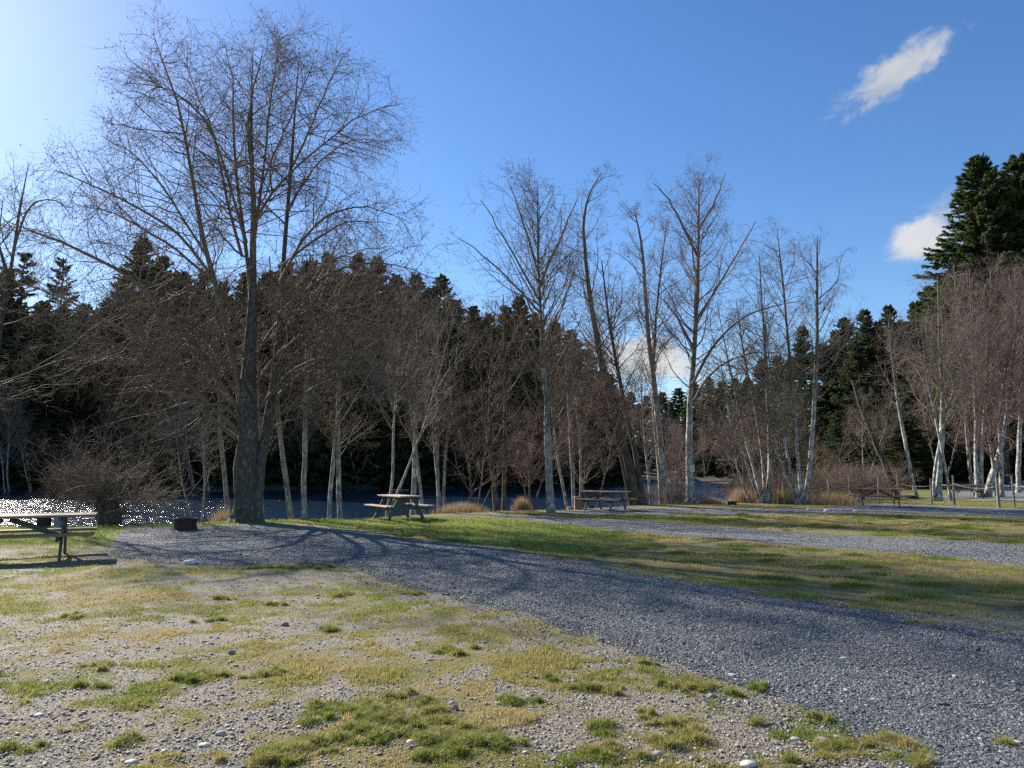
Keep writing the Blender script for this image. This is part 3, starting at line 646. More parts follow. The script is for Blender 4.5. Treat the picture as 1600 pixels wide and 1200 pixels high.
# the big alder on the left
big_limbs = [
 ([(380, 663, 13), (372, 600, 12), (366, 547, 11), (350, 500, 10), (334, 438, 10), (322, 401, 9), (312, 360, 8), (302, 284, 6), (289, 210, 5), (271, 144, 4), (264, 100, 3), (258, 50, 2), (236, 9, 1)], -1.2),
 ([(392, 470, 12), (388, 400, 10), (380, 363, 9), (370, 284, 8), (363, 197, 6), (365, 122, 4), (372, 83, 3), (350, 26, 1.4)], 1.5),
 ([(395, 420, 14), (397, 340, 13), (396, 290, 10), (388, 240, 8), (389, 166, 6), (396, 100, 4), (410, 40, 1.6)], -.6),
 ([(396, 380, 10), (404, 320, 8), (414, 250, 6), (420, 170, 5), (428, 90, 3), (440, 15, 1.2)], 1.8),
 ([(385, 380, 9), (363, 306, 7), (337, 210, 6), (306, 162, 5), (262, 118, 3), (206, 114, 1.2)], -2.0),
 ([(378, 400, 8), (355, 320, 7), (341, 232, 5), (324, 184, 4), (300, 110, 2.4), (290, 60, 1.2)], 2.4),
 ([(366, 490, 10), (346, 455, 9), (300, 385, 7), (245, 337, 6), (188, 311, 5), (144, 284, 3.6), (87, 267, 1.6)], -2.6),
 ([(334, 440, 7), (271, 385, 6), (219, 354, 5), (171, 330, 3), (120, 318, 1.3)], 2.2),
 ([(372, 640, 9), (330, 575, 8), (280, 500, 7), (192, 424, 6), (131, 389, 5), (66, 367, 3.5), (10, 346, 1.5)], -1.6),
 ([(374, 675, 10), (329, 634, 8), (260, 566, 6), (225, 544, 5), (173, 538, 4), (102, 529, 2.5), (40, 545, 1.2)], -3.0),
 ([(372, 686, 9), (345, 668, 8), (318, 645, 7), (290, 615, 5), (240, 575, 4), (195, 555, 3), (120, 560, 1.3)], 2.6),
 ([(370, 632, 8), (340, 614, 7), (309, 591, 6), (250, 545, 5), (195, 516, 4), (134, 481, 3.4), (60, 450, 2.2), (22, 440, 1)], 3.2),
 ([(365, 540, 7), (330, 480, 6), (290, 440, 5), (250, 420, 3.6), (200, 385, 2), (160, 380, 1)], 3.0),
 ([(437, 440, 8), (464, 389, 7), (494, 341, 6), (547, 319, 4), (590, 324, 2.6), (640, 345, 1.2)], -1.5),
 ([(440, 415, 7), (494, 372, 6), (530, 352, 4.5), (568, 341, 3), (610, 350, 1.2)], 1.6),
 ([(436, 490, 7), (468, 460, 6), (525, 415, 5), (590, 407, 3.6), (656, 420, 2), (690, 440, 1)], -2.4),
 ([(398, 350, 8), (415, 310, 7), (437, 284, 6), (481, 245, 5), (525, 205, 4), (582, 166, 2.6), (630, 162, 1.2)], -1.0),
 ([(457, 260, 6), (481, 210, 5), (503, 144, 4), (525, 87, 2.4), (545, 40, 1)], 1.4),
 ([(448, 330, 6), (480, 275, 5), (520, 230, 4), (560, 215, 2.5), (610, 225, 1)], 2.6),
 ([(426, 655, 7), (455, 638, 6), (476, 612, 5.4), (521, 590, 4.4), (571, 581, 3.4), (640, 590, 1.4)], -2.2),
 ([(428, 625, 6), (450, 600, 5), (500, 560, 4), (560, 540, 3), (620, 545, 1.3)], 2.4),
 ([(432, 560, 7), (450, 540, 6), (490, 500, 5), (540, 480, 3.6), (600, 470, 2), (650, 480, 1)], -3.0),
 ([(430, 540, 6), (450, 505, 5.4), (493, 451, 4.5), (540, 430, 3), (600, 430, 1.3)], 3.0),
 ([(436, 480, 6), (450, 455, 5), (478, 434, 4.4), (511, 412, 4), (552, 392, 2.6), (610, 385, 1.2)], 2.0),
 ([(404, 300, 5), (450, 190, 4), (478, 120, 3), (490, 60, 1.2)], -1.8),
 ([(388, 560, 6), (340, 520, 5), (300, 525, 4), (250, 500, 2.5), (200, 480, 1.2)], -3.4),
 ([(322, 400, 6), (280, 330, 5), (240, 270, 4), (200, 235, 2.5), (160, 215, 1)], 1.0),
 ([(376, 660, 7), (345, 625, 6), (300, 640, 5), (250, 660, 3), (215, 690, 1.4)], -2.0), ([(374, 620, 7), (335, 560, 6), (290, 560, 4), (240, 600, 3), (200, 640, 1.3)], 1.8),
 ([(372, 600, 7), (330, 530, 6), (285, 495, 5), (225, 480, 3.4), (150, 500, 1.4)], -3.6), ([(404, 640, 6), (440, 590, 5), (490, 555, 4), (545, 560, 3), (600, 600, 1.3)], -3.2),
 ([(400, 600, 7), (440, 540, 6), (500, 510, 4.6), (560, 505, 3), (630, 525, 1.3)], -1.2), ([(398, 560, 7), (430, 500, 6), (470, 480, 5), (540, 455, 3.4), (610, 465, 1.4)], 3.4), ([(424, 670, 5), (452, 655, 4), (490, 650, 3), (530, 670, 1.2)], 1.4),
 ([(289, 210, 4), (250, 205, 3), (210, 200, 2), (170, 195, 1)], -1.6)]
big_limbs = [([(u, v if v > 170 else 170 - (170 - v) * .74, max(1, w * (.66 if px[0][1] < 600 else .9))) for u, v, w in px], dy) for px, dy in big_limbs]
bare_tree('tallest bare many-stemmed alder with thick trunk, at the gravel pad left',
 [[(384, 816, 40), (382, 790, 38), (384, 740, 36), (386, 690, 35), (388, 640, 31), (390, 580, 25), (392, 520, 20), (394, 470, 17), (396, 420, 12), (397, 340, 10), (396, 290, 7), (392, 200, 5), (393, 130, 3), (395, 75, 1)],
  [(394, 815, 34), (394, 785, 26), (400, 740, 19), (413, 686, 16), (426, 616, 14), (433, 560, 12), (438, 490, 10), (442, 437, 9), (446, 350, 7), (455, 271, 6), (459, 197, 4), (464, 130, 2), (468, 80, 1)]],
 Y=gp(385, 817)[1], seed=5, limbs=big_limbs, n1=11, t0=.30, L1=3.4, ang=(48, 80), up=.05, k2=18, L2=.42, k3=8, L3=.66, k4=2, L4=.52, cat=.33, dys=[0, .5], droop=.05, bark='alder_bark', twig='twig_brown', name='alder_tree', flare=1.0, r4=.0027, tk=1.12)

T = lambda **k: dict(k)
trees = [
 ('slim pale bare tree just left of the big alder trunk', [[(358, 806, 9), (351, 740, 8), (346, 680, 7), (343, 600, 6), (340, 520, 4), (336, 430, 2)]], T(bark='pale_bark', n1=22, L1=2.2, t0=.3)),
 ('slender pale stem close behind the right side of the big alder', [[(411, 806, 6), (408, 750, 5), (405, 690, 5), (404, 600, 3), (404, 520, 2)]], T(bark='pale_bark', n1=16, L1=1.6, t0=.3)),
 ('pale leaning bare tree right of the big alder, curving left as it rises', [[(457, 811, 10), (450, 765, 9), (442, 700, 8), (434, 640, 8), (430, 560, 6), (426, 480, 4), (421, 400, 2)]], T(bark='pale_bark', n1=26, L1=2.4, t0=.3)),
 ('straight pale bare trunk standing alone on the bank, second right of the big alder', [[(475, 813, 10), (476, 740, 9), (478, 640, 8), (480, 560, 7), (482, 480, 5), (484, 400, 2)]], T(bark='pale_bark', n1=28, L1=2.3, t0=.34)),
 ('pair of slim pale stems on the bank left of the middle picnic table', [[(532, 811, 9), (529, 740, 8), (528, 660, 7), (529, 580, 6), (531, 500, 4), (532, 430, 2)], [(513, 812, 7), (518, 740, 7), (523, 690, 6), (527, 650, 5), (534, 560, 3), (545, 480, 1.5)]], T(bark='pale_bark', n1=24, L1=2.4, t0=.25, ang=(35, 60))),
 ('pale forked bare tree carrying a small white notice behind middle table', [[(645, 798, 10), (647, 745, 9), (649, 690, 8), (650, 640, 7), (651, 580, 5), (653, 500, 3), (655, 430, 1)], [(662, 797, 8), (656, 752, 7), (652, 718, 6), (650, 690, 5), (640, 620, 4), (634, 560, 3), (628, 480, 1)]], T(bark='pale_bark', n1=26, L1=2.7, t0=.28, ang=(30, 62), twig='twig_brown', k3=6, k4=2)),
 ('clump of three slim pale stems right of the notice tree', [[(686, 795, 6), (684, 740, 6), (683, 640, 5), (684, 540, 3), (683, 460, 1)], [(692, 795, 6), (695, 710, 5), (702, 650, 4), (712, 570, 3), (722, 480, 1)], [(690, 795, 5), (681, 720, 5), (676, 640, 4), (668, 560, 2.5), (664, 480, 1)]], T(bark='pale_bark', n1=26, L1=2.6, t0=.25, ang=(30, 62), k3=6, k4=2)),
 ('rust-brown twin-stemmed tree leaning left beside the pale dry grass', [[(779, 797, 7), (771, 740, 7), (763, 680, 6), (757, 640, 5), (750, 560, 3), (744, 490, 1)], [(775, 797, 7), (769, 730, 7), (767, 680, 6), (765, 620, 4), (768, 540, 3), (775, 470, 1)]], T(bark='rust_bark', n1=20, L1=2.3, t0=.32, k3=6, k4=2)),
 ('straight brown stem immediately right of the rust-brown twin stems', [[(787, 797, 8), (788, 740, 7), (789, 680, 7), (790, 620, 6), (789, 540, 4), (786, 460, 1.5)]], T(bark='rust_bark', n1=24, L1=2.2, t0=.34, k3=6)),
 ('tall straight alder with stout grey trunk left of the brown-topped picnic table', [[(860, 801, 16), (859, 770, 14), (857, 720, 12), (855, 660, 11), (853, 600, 8), (848, 530, 6.4), (843, 470, 5), (841, 400, 4), (840, 340, 3), (840, 290, 1.2)]], T(bark='pale_bark', twig='twig_brown', n1=70, L1=4.2, t0=.24, ang=(30, 56), up=.10, k2=9, k3=7, k4=2, cat=.3,
   limbs=[([(843, 470, 4), (815, 420, 3), (790, 375, 2.4), (765, 335, 1.6), (752, 310, 1)], -.8), ([(845, 490, 4), (800, 440, 3), (750, 395, 2), (716, 372, 1)], 1), ([(842, 450, 5), (862, 400, 4), (885, 350, 3), (905, 300, 1)], .6), ([(842, 430, 4), (822, 360, 3), (805, 310, 2), (792, 280, 1)], 1.2)])),
 ('thin whitish sapling slanting left just behind the stout grey alder', [[(888, 793, 5), (877, 740, 5), (869, 695, 4), (863, 640, 3), (858, 560, 1)]], T(bark='pale_bark', n1=16, L1=1.5, t0=.3)),
 ('two thin pale stems behind the left end of the brown-topped table', [[(897, 795, 7), (895, 740, 6), (892, 690, 6), (889, 640, 5), (885, 570, 3), (880, 500, 1)], [(907, 794, 5), (908, 740, 5), (907, 690, 5), (901, 630, 4), (896, 560, 1.5)]], T(bark='pale_bark', n1=24, L1=2.2, t0=.3, k3=8)),
 ('large left-leaning alder rising behind the brown-topped picnic table', [[(999, 789, 20), (988, 740, 17), (973, 690, 14), (960, 640, 13), (948, 595, 11), (933, 530, 10), (923, 470, 9), (915, 413, 7), (911, 360, 5), (910, 320, 4), (918, 293, 3), (940, 270, 1)], [(1008, 789, 10), (997, 725, 9), (985, 670, 8), (973, 613, 7), (963, 563, 6), (953, 513, 5), (947, 467, 4), (940, 407, 2)], [(986, 789, 6), (976, 735, 6), (966, 690, 5), (957, 650, 4), (946, 600, 3), (930, 540, 1.5)]], T(bark='dark_bark', twig='twig_brown', n1=44, L1=3.4, t0=.3, ang=(36, 66), k2=8, k3=7, cat=.25)),
 ('birch-like tree with thin white left edge and dark twin stem, mid bank', [[(1041, 787, 13), (1037, 730, 10), (1031, 670, 10), (1024, 613, 9), (1015, 547, 8), (1010, 497, 7), (1007, 433, 6), (1002, 363, 4), (990, 325, 1.4)], [(1033, 786, 6), (1029, 720, 6), (1023, 660, 6), (1019, 600, 6), (1023, 520, 5), (1028, 453, 4), (1036, 390, 2.5), (1042, 345, 1)], [(1017, 785, 4), (1013, 735, 4), (1008, 700, 3), (1004, 640, 2), (1001, 600, 1)]], T(bark='white_bark', twig='twig_red', n1=34, L1=3.0, t0=.34, ang=(34, 64), up=.08, k2=8, k3=7, cat=.2)),
 ('tallest tree of the middle bank, white lower trunk with a small sign', [[(1079, 787, 17), (1078, 760, 14), (1076, 700, 12), (1077, 640, 10), (1080, 580, 9), (1086, 540, 8.5), (1088, 490, 8), (1090, 440, 7), (1091, 380, 5), (1092, 320, 3.4), (1092, 268, 1.2)]], T(bark='white_bark', twig='twig_brown', n1=66, L1=4.0, t0=.3, ang=(38, 66), up=.07, k2=9, k3=7, k4=2, cat=.3,
   limbs=[([(1082, 600, 5), (1110, 545, 4), (1150, 500, 3), (1200, 478, 2), (1250, 470, 1)], -1.5), ([(1088, 500, 4.4), (1120, 450, 3.4), (1150, 400, 2.4), (1180, 345, 1.5)], 1), ([(1078, 640, 4), (1095, 600, 3.4), (1130, 565, 2.6), (1175, 550, 2), (1220, 550, 1)], 1.6), ([(1085, 545, 4), (1060, 500, 3), (1040, 470, 2), (1015, 455, 1)], .8), ([(1090, 400, 5), (1065, 350, 4), (1045, 310, 2.5), (1020, 285, 1)], -.8), ([(1091, 360, 4), (1115, 320, 3), (1135, 270, 1)], .6)])),
 ('clump of slim white stems leaning left with one dark upright stem, right bank', [[(1199, 787, 16), (1203, 733, 9), (1203, 675, 8), (1199, 617, 7), (1198, 573, 6), (1192, 500, 4), (1186, 400, 1.5)], [(1190, 787, 6), (1166, 716, 6), (1148, 675, 5), (1134, 617, 3), (1125, 558, 1.4)], [(1193, 787, 6), (1180, 733, 6), (1166, 690, 5), (1154, 631, 5), (1142, 582, 4), (1131, 529, 2), (1120, 470, 1)], [(1195, 787, 6), (1191, 704, 5), (1183, 652, 5), (1172, 596, 4), (1160, 544, 3), (1150, 470, 1.4)], [(1175, 787, 5), (1163, 757, 4), (1151, 722, 4), (1137, 681, 3), (1125, 640, 1.5)]], T(bark='white_bark', twig='twig_grey', n1=30, L1=3.0, t0=.38, k3=6, ang=(36, 66))),
 ('white-stemmed clump spreading in a fan from one dark foot by first fence post', [[(1259, 788, 13), (1262, 748, 9), (1266, 701, 8), (1271, 652, 8), (1274, 587, 8), (1277, 535, 7), (1276, 470, 6), (1277, 400, 4), (1277, 368, 1)], [(1253, 787, 7), (1248, 733, 6), (1245, 675, 6), (1239, 617, 6), (1234, 558, 6), (1230, 515, 5), (1222, 430, 4), (1214, 357, 1)], [(1251, 787, 7), (1242, 751, 6), (1233, 728, 6), (1227, 681, 5), (1213, 631, 4), (1204, 579, 3), (1195, 510, 1)], [(1249, 787, 6), (1230, 745, 5), (1213, 701, 4), (1207, 684, 3), (1200, 650, 1.4)]], T(bark='white_bark', twig='twig_grey', n1=40, L1=3.2, t0=.38, ang=(36, 66), k2=8, k3=7)),
 ('broken-topped dark trunk leaning far left behind the right picnic table', [[(1404, 778, 14), (1387, 732, 12), (1375, 704, 11), (1361, 672, 9), (1349, 646, 8), (1337, 610, 6), (1332, 594, 5)]], T(bark='dark_bark', twig='twig_grey', n1=14, L1=2.0, t0=.4, ang=(50, 80))),
 ('slim left-leaning pale trunk right of the broken-topped trunk', [[(1434, 779, 8), (1425, 748, 7), (1419, 710, 7), (1409, 663, 6), (1402, 622, 5), (1394, 564, 4), (1388, 500, 1.4)]], T(bark='white_bark', twig='twig_grey', n1=26, L1=2.6, t0=.4)),
 ('round-crowned bare tree with pale forked foot beside the sagging rope fence', [[(1464, 783, 15), (1467, 748, 12), (1469, 710, 11), (1472, 663, 9), (1473, 617, 8), (1470, 558, 6), (1467, 515, 4), (1465, 430, 1.5)], [(1457, 783, 6), (1460, 727, 6), (1466, 690, 5), (1480, 640, 4), (1500, 570, 2), (1510, 500, 1)], [(1486, 779, 6), (1480, 742, 5), (1474, 712, 5), (1462, 650, 4), (1445, 580, 2.5), (1430, 510, 1)]], T(bark='white_bark', twig='twig_grey', n1=38, L1=4.2, t0=.34, ang=(35, 62), k2=8, k3=7, k4=2)),
 ('group of white birch trunks with reddish twig crown beyond the fence', [[(1527, 777, 9), (1524, 704, 8), (1526, 646, 7), (1521, 588, 6), (1518, 500, 4), (1515, 420, 1.4)], [(1534, 777, 8), (1531, 719, 7), (1537, 663, 6), (1541, 600, 5), (1545, 510, 3), (1548, 420, 1)], [(1541, 777, 15), (1553, 727, 11), (1565, 687, 8), (1574, 640, 6), (1582, 560, 4), (1595, 470, 1.4)], [(1566, 771, 8), (1563, 704, 8), (1562, 646, 7), (1571, 573, 5), (1585, 515, 3), (1600, 440, 1)], [(1557, 768, 6), (1553, 735, 6), (1547, 690, 4), (1540, 640, 2)]], T(bark='white_bark', twig='twig_red', n1=40, L1=4.6, t0=.34, ang=(34, 66), up=.1, k2=9, k3=8, k4=2)),
 ('reddish bare birch at the right picture edge behind the white trunks', [[(1590, 770, 9), (1592, 700, 8), (1596, 620, 6), (1590, 520, 4), (1585, 420, 1.4)], [(1625, 770, 9), (1622, 700, 8), (1618, 600, 6), (1612, 500, 4), (1610, 400, 1.4)]], T(bark='white_bark', twig='twig_red', n1=50, L1=5.0, t0=.3, ang=(34, 66), up=.1, k2=9, k3=8, k4=2)),
 ('reddish bare birch in front of the two tall firs, left of white trunks', [[(1519, 765, 6), (1512, 700, 6), (1505, 620, 5), (1498, 520, 4), (1490, 410, 1.4)], [(1522, 765, 6), (1526, 680, 5), (1538, 580, 4), (1550, 480, 3), (1560, 395, 1)]], T(bark='white_bark', twig='twig_red', n1=50, L1=5.0, t0=.3, ang=(34, 66), up=.1, k2=9, k3=8, k4=2)),
 ('bare tree at the left picture edge, its thin stems entering from outside', [[(-30, 818, 18), (-20, 700, 14), (-8, 570, 10), (2, 495, 8), (14, 435, 6), (22, 385, 4.5), (32, 320, 3), (45, 255, 1)], [(-20, 700, 8), (-30, 600, 7), (-25, 480, 5), (-5, 390, 3), (5, 310, 1)], [(14, 435, 6), (0, 390, 5), (-20, 330, 3), (-40, 260, 1)]], T(bark='alder_bark', twig='twig_brown', n1=15, L1=3.4, t0=.22, ang=(38, 70), k2=9, k3=7, k4=2, droop=.06, Y=25.,
   limbs=[([(20, 400, 4), (36, 335, 3.4), (60, 308, 2.6), (92, 312, 2), (118, 342, 1)], -.5), ([(-10, 600, 3), (30, 590, 2), (90, 560, 1.4), (150, 555, 1), (200, 570, 1)], -1.2), ([(-14, 640, 3), (20, 620, 2), (70, 600, 1.4), (120, 600, 1)], 1.0)])),
]
for i, (lab, st, kw) in enumerate(trees): bare_tree(lab, st, seed=100 + i, **kw)

# young bare trees filling the bank, copies of a few built ones
def sapling(seed, H, label, bark, twig, nst, L1, n1, name='bare_sapling'):
    r = np.random.default_rng(seed); Y = 30.; root = empty(name, (0, 0, 0)); tag(root, label, 'tree')
    S, Rr = [], []
    for i in range(nst):
        p = grow(np.array([[r.uniform(-.15, .15), r.uniform(-.15, .15), -.2]]), np.array([[r.normal(0, .22), r.normal(0, .2), 1]]), np.array([H * r.uniform(.75, 1)]), 16, r, .05, .02)[0]
        w = np.linspace(.055 * H / 8 + .01, .006, 16) * r.uniform(.7, 1.1); S.append(p); Rr.append(w)
        mb = MB(); tubes(mb, p[None], w[None], 7); mb.build('trunk', M[bark], root)
    S = np.array(S); Rr = np.array(Rr); mbc = MB(); tn = lambda q: np.clip(r.normal(.5, .24, len(q)), 0, 1)
    p, tan, pr, idx, t = spawn(S, Rr, n1, .30, .97, r); Ls = L1 * (1.1 - .75 * t) * r.uniform(.5, 1.3, len(t))
    A = grow(p, veer(tan, np.radians(r.uniform(25, 65, len(t))), r), Ls, 9, r, .11, .06); AR = np.minimum(pr * .5, .018)[:, None] * np.linspace(1, .25, 9) + .0015; tubes(mbc, A, AR, 5, 0, tn(A))
    p, tan, pr, idx, t = spawn(A, AR, 6, .15, 1, r); Ls = .46 * plen(A)[idx] * (1.1 - .6 * t) * r.uniform(.5, 1.3, len(t)) + .1
    B_ = grow(p, veer(tan, np.radians(r.uniform(25, 65, len(t))), r), Ls, 6, r, .15, .03); BR = np.minimum(pr * .65, .0068)[:, None] * np.linspace(1, .35, 6) + .0012; tubes(mbc, B_, BR, 3, 0, tn(B_))
    p, tan, pr, idx, t = spawn(B_, BR, 4, .15, 1, r); Ls = .6 * plen(B_)[idx] * r.uniform(.4, 1.3, len(t)) + .12
    C_ = grow(p, veer(tan, np.radians(r.uniform(25, 70, len(t))), r), Ls, 4, r, .13, 0); CR = np.full((len(t), 1), .0024) * np.array([[1, .9, .75, .45]]); tubes(mbc, C_, CR, 3, 0, tn(C_))
    mbc.build('crown', M[twig], root); return root
sap = [sapling(301, 8.0, 'x', 'pale_bark', 'twig_brown', 2, 2.2, 34), sapling(302, 7.0, 'x', 'rust_bark', 'twig_brown', 3, 2.0, 26), sapling(303, 9.0, 'x', 'pale_bark', 'twig_grey', 2, 2.6, 36), sapling(304, 6.0, 'x', 'rust_bark', 'twig_red', 4, 1.7, 24)]
def place(proto, used, x, y, s, rz, label, cat, group=None, sz=None):
    o = proto if not used else copy_tree(proto)
    o.location = (x, y, hz(x, y)); o.scale = (s, s, sz or s); o.rotation_euler = (0, 0, rz); tag(o, label, cat, group); return o
used = set()
spots = [(600, 808, 2, .9), (742, 797, 1, .9), (825, 796, 3, .9), (930, 791, 1, 1.0),
         (1055, 786, 3, .9), (1165, 779, 3, 1.1), (1222, 782, 1, .9), (1300, 778, 1, .8), (1345, 772, 2, .9), (1420, 764, 3, 1.2),
         (322, 812, 2, .7), (1478, 764, 0, 1.5), (1580, 762, 2, 1.6), (1500, 758, 1, 1.7), (1545, 757, 3, 1.9), (1640, 770, 0, 1.5), (1700, 775, 2, 1.3)]
for i, (u, v, k, s) in enumerate(spots):
    x, y = gp(u, v); left = u < 1000
    place(sap[k], k in used, x, y, s * rng.uniform(.9, 1.1), rng.uniform(0, 6.28), 'thin twiggy young bare tree in the thicket along the river bank' if left else 'thin twiggy young bare tree in the brown thicket on the right', 'tree', 'young bare trees of the river thicket' if left else 'young bare trees of the right thicket'); used.add(k)

# ------------------------------------------------------------------ shrubs, dry grass, willow bush
def shrub(seed, Hh, Wd, nst, twig, label, name='bare_shrub'):
    r = np.random.default_rng(seed); mb = MB(); tn = lambda q: np.clip(r.normal(.5, .26, len(q)), 0, 1)
    p0 = np.stack([r.normal(0, Wd * .2, nst), r.normal(0, Wd * .2, nst), np.full(nst, -.05)], 1); d = np.stack([r.normal(0, .4, nst), r.normal(0, .4, nst), np.ones(nst)], 1)
    A = grow(p0, d, Hh * r.uniform(.5, 1.1, nst), 8, r, .12, .0, trop2=-.08); AR = np.full((nst, 1), .010) * np.linspace(1, .35, 8); tubes(mb, A, AR, 4, 0, tn(A))
    p, tan, pr, idx, t = spawn(A, AR, 9, .15, 1, r); Ls = Hh * .34 * r.uniform(.4, 1.2, len(t)); B_ = grow(p, veer(tan, np.radians(r.uniform(25, 60, len(t))), r), Ls, 5, r, .16, .03); BR = np.full((len(t), 1), .0042) * np.linspace(1, .5, 5); tubes(mb, B_, BR, 3, 0, tn(B_))
    p, tan, pr, idx, t = spawn(B_, BR, 5, .15, 1, r); Ls = Hh * .15 * r.uniform(.4, 1.3, len(t)); C_ = grow(p, veer(tan, np.radians(r.uniform(25, 70, len(t))), r), Ls, 3, r, .16, 0); CR = np.full((len(t), 1), .0027) * np.array([[1, .85, .5]]); tubes(mb, C_, CR, 3, 0, tn(C_))
    o = mb.build(name, M[twig]); tag(o, label, 'shrub'); return o
shr = [shrub(401, 1.5, 1.6, 40, 'twig_brown', 'x'), shrub(402, 1.9, 1.8, 40, 'twig_red', 'x'), shrub(403, 1.2, 1.8, 46, 'twig_brown', 'x')]
used = set()
sspots = [(930, 790, 2, .4), (1012, 789, 1, .6), (1050, 788, 2, .8), (1062, 787, 1, .7), (1100, 787, 2, .45), (1160, 784, 1, .9), (1178, 783, 2, 1.3), (1212, 786, 0, 1.2), (1228, 785, 1, 1.1), (1275, 785, 2, 1.2), (1295, 782, 0, 1.3), (1315, 781, 1, 1.2), (1335, 780, 0, 1.3), (1352, 779, 2, 1.5), (1372, 777, 0, 1.3), (1390, 777, 1, 1.2),
          (1300, 772, 0, 1.5), (1375, 766, 0, 1.6), (1450, 758, 0, 1.7), (700, 797, 2, .35), (830, 795, 2, .35), (1500, 757, 0, 2.4), (1540, 757, 1, 2.4), (1590, 758, 0, 2.4)]
for i, (u, v, k, s) in enumerate(sspots):
    x, y = gp(u, v); left = u < 1130
    place(shr[k], k in used, x, y, s, rng.uniform(0, 6.28), 'low bare brown shrub on the river bank among tree feet' if left else 'bare brown shrub in the thicket behind the rope fence', 'shrub', 'low bare shrubs on the bank' if left else 'bare shrubs behind the fence'); used.add(k)

def dry_clump(u, v, wpx, hpx, n, label, name='dry_grass_clump', lean=.35):
    x, y = gp(u, v); w = wpx * y / F / 2; h = hpx * y / F
    mb = MB(); bx = rng.normal(0, w * .45, n).clip(-w, w); by = rng.normal(0, w * .3, n); hh = h * rng.uniform(.4, 1.1, n) * (1 - .5 * (bx / w) ** 2)
    blades(mb, bx, by, hh, np.full(n, .010), rng.random(n), lean, True, np.zeros(n))
    o = mb.build(name, M['dry_grass']); o.location = (x, y, hz(x, y)); tag(o, label, 'dry grass'); return o
dry_clump(722, 799, 95, 22, 2600, 'long low mound of tan dry grass right of the middle picnic table')
dry_clump(690, 800, 50, 14, 900, 'short brownish dry grass edge at foot of the three-stemmed clump')
dry_clump(815, 797, 32, 26, 900, 'small upright tuft of tan dry grass left of the stout grey alder', lean=.25)
dry_clump(347, 812, 40, 46, 800, 'tall wispy dry grass beside the left foot of the big alder', lean=.3)
dry_clump(950, 788, 60, 26, 1100, 'tan dry grass behind the brown-topped picnic table')
dry_clump(1160, 786, 50, 26, 900, 'reddish dry grass beside the low brown fire ring')
dry_clump(1112, 787, 42, 10, 1500, 'low pale dry grass fringe at the water gap')
dry_clump(1300, 788, 110, 22, 1500, 'pale dry grass below the first rope fence posts')
dry_clump(1225, 787, 50, 26, 900, 'tan dry grass between the two white-stemmed clumps')

# leaning willow bush on the left bank
root = empty('willow_bush', (*gp(172, 816), 0)); tag(root, 'wide leaning bare willow bush with ivy-clad stump, behind the left table', 'bush')
Yb = gp(172, 816)[1]; off = np.array([root.location.x, Yb, 0]); r = np.random.default_rng(77)
p, w = stem_pts([(172, 818, 34), (170, 795, 30), (166, 778, 26), (176, 762, 18), (190, 750, 12)], Yb, 0, 12); mb = MB(); tubes(mb, (p - off)[None], w[None], 10); mb.build('trunk', M['dark_bark'], root)
mb = MB(); n = 900; q = p[rng.integers(0, 9, n)] - off + rng.normal(0, .16, (n, 3)); blades(mb, q[:, 0], q[:, 1], rng.uniform(.05, .14, n), np.full(n, .07), rng.random(n), 1.2, True, q[:, 2]); mb.build('ivy_leaves', M['ivy'], root)
mb = MB(); tn = lambda q: np.clip(r.normal(.5, .26, len(q)), 0, 1)
nst = 66; a = r.uniform(0, 1, nst); th = np.radians(np.where(a < .60, r.uniform(138, 184, nst), np.where(a < .82, r.uniform(-4, 45, nst), r.uniform(45, 138, nst))))
p0 = np.tile(at(172, 782, Yb) - off, (nst, 1)) + r.normal(0, .2, (nst, 3)) * np.array([1, 1, .9]); d = np.stack([np.cos(th), r.normal(0, .45, nst), np.sin(th) * .9], 1)
A = grow(p0, d, np.where(np.abs(np.cos(th)) < .7, r.uniform(.8, 1.5, nst), r.uniform(1.5, 2.7, nst)), 12, r, .20, .16, trop2=-.34); AR = np.full((nst, 1), .018) * np.linspace(1, .2, 12) + .002; tubes(mb, A, AR, 5, 0, tn(A))
p, tan, pr, idx, t = spawn(A, AR, 10, .15, 1, r); Ls = r.uniform(.3, 1.0, len(t)); B_ = grow(p, veer(tan, np.radians(r.uniform(25, 75, len(t))), r), Ls, 6, r, .2, .02, trop2=-.06); BR = np.full((len(t), 1), .0048) * np.linspace(1, .45, 6); tubes(mb, B_, BR, 3, 0, tn(B_))
p, tan, pr, idx, t = spawn(B_, BR, 7, .1, 1, r); Ls = r.uniform(.12, .5, len(t)); C_ = grow(p, veer(tan, np.radians(r.uniform(25, 75, len(t))), r), Ls, 4, r, .2, 0); CR = np.full((len(t), 1), .0028) * np.array([[1, .9, .75, .45]]); tubes(mb, C_, CR, 3, 0, tn(C_))
mb.build('crown', M['twig_brown'], root)

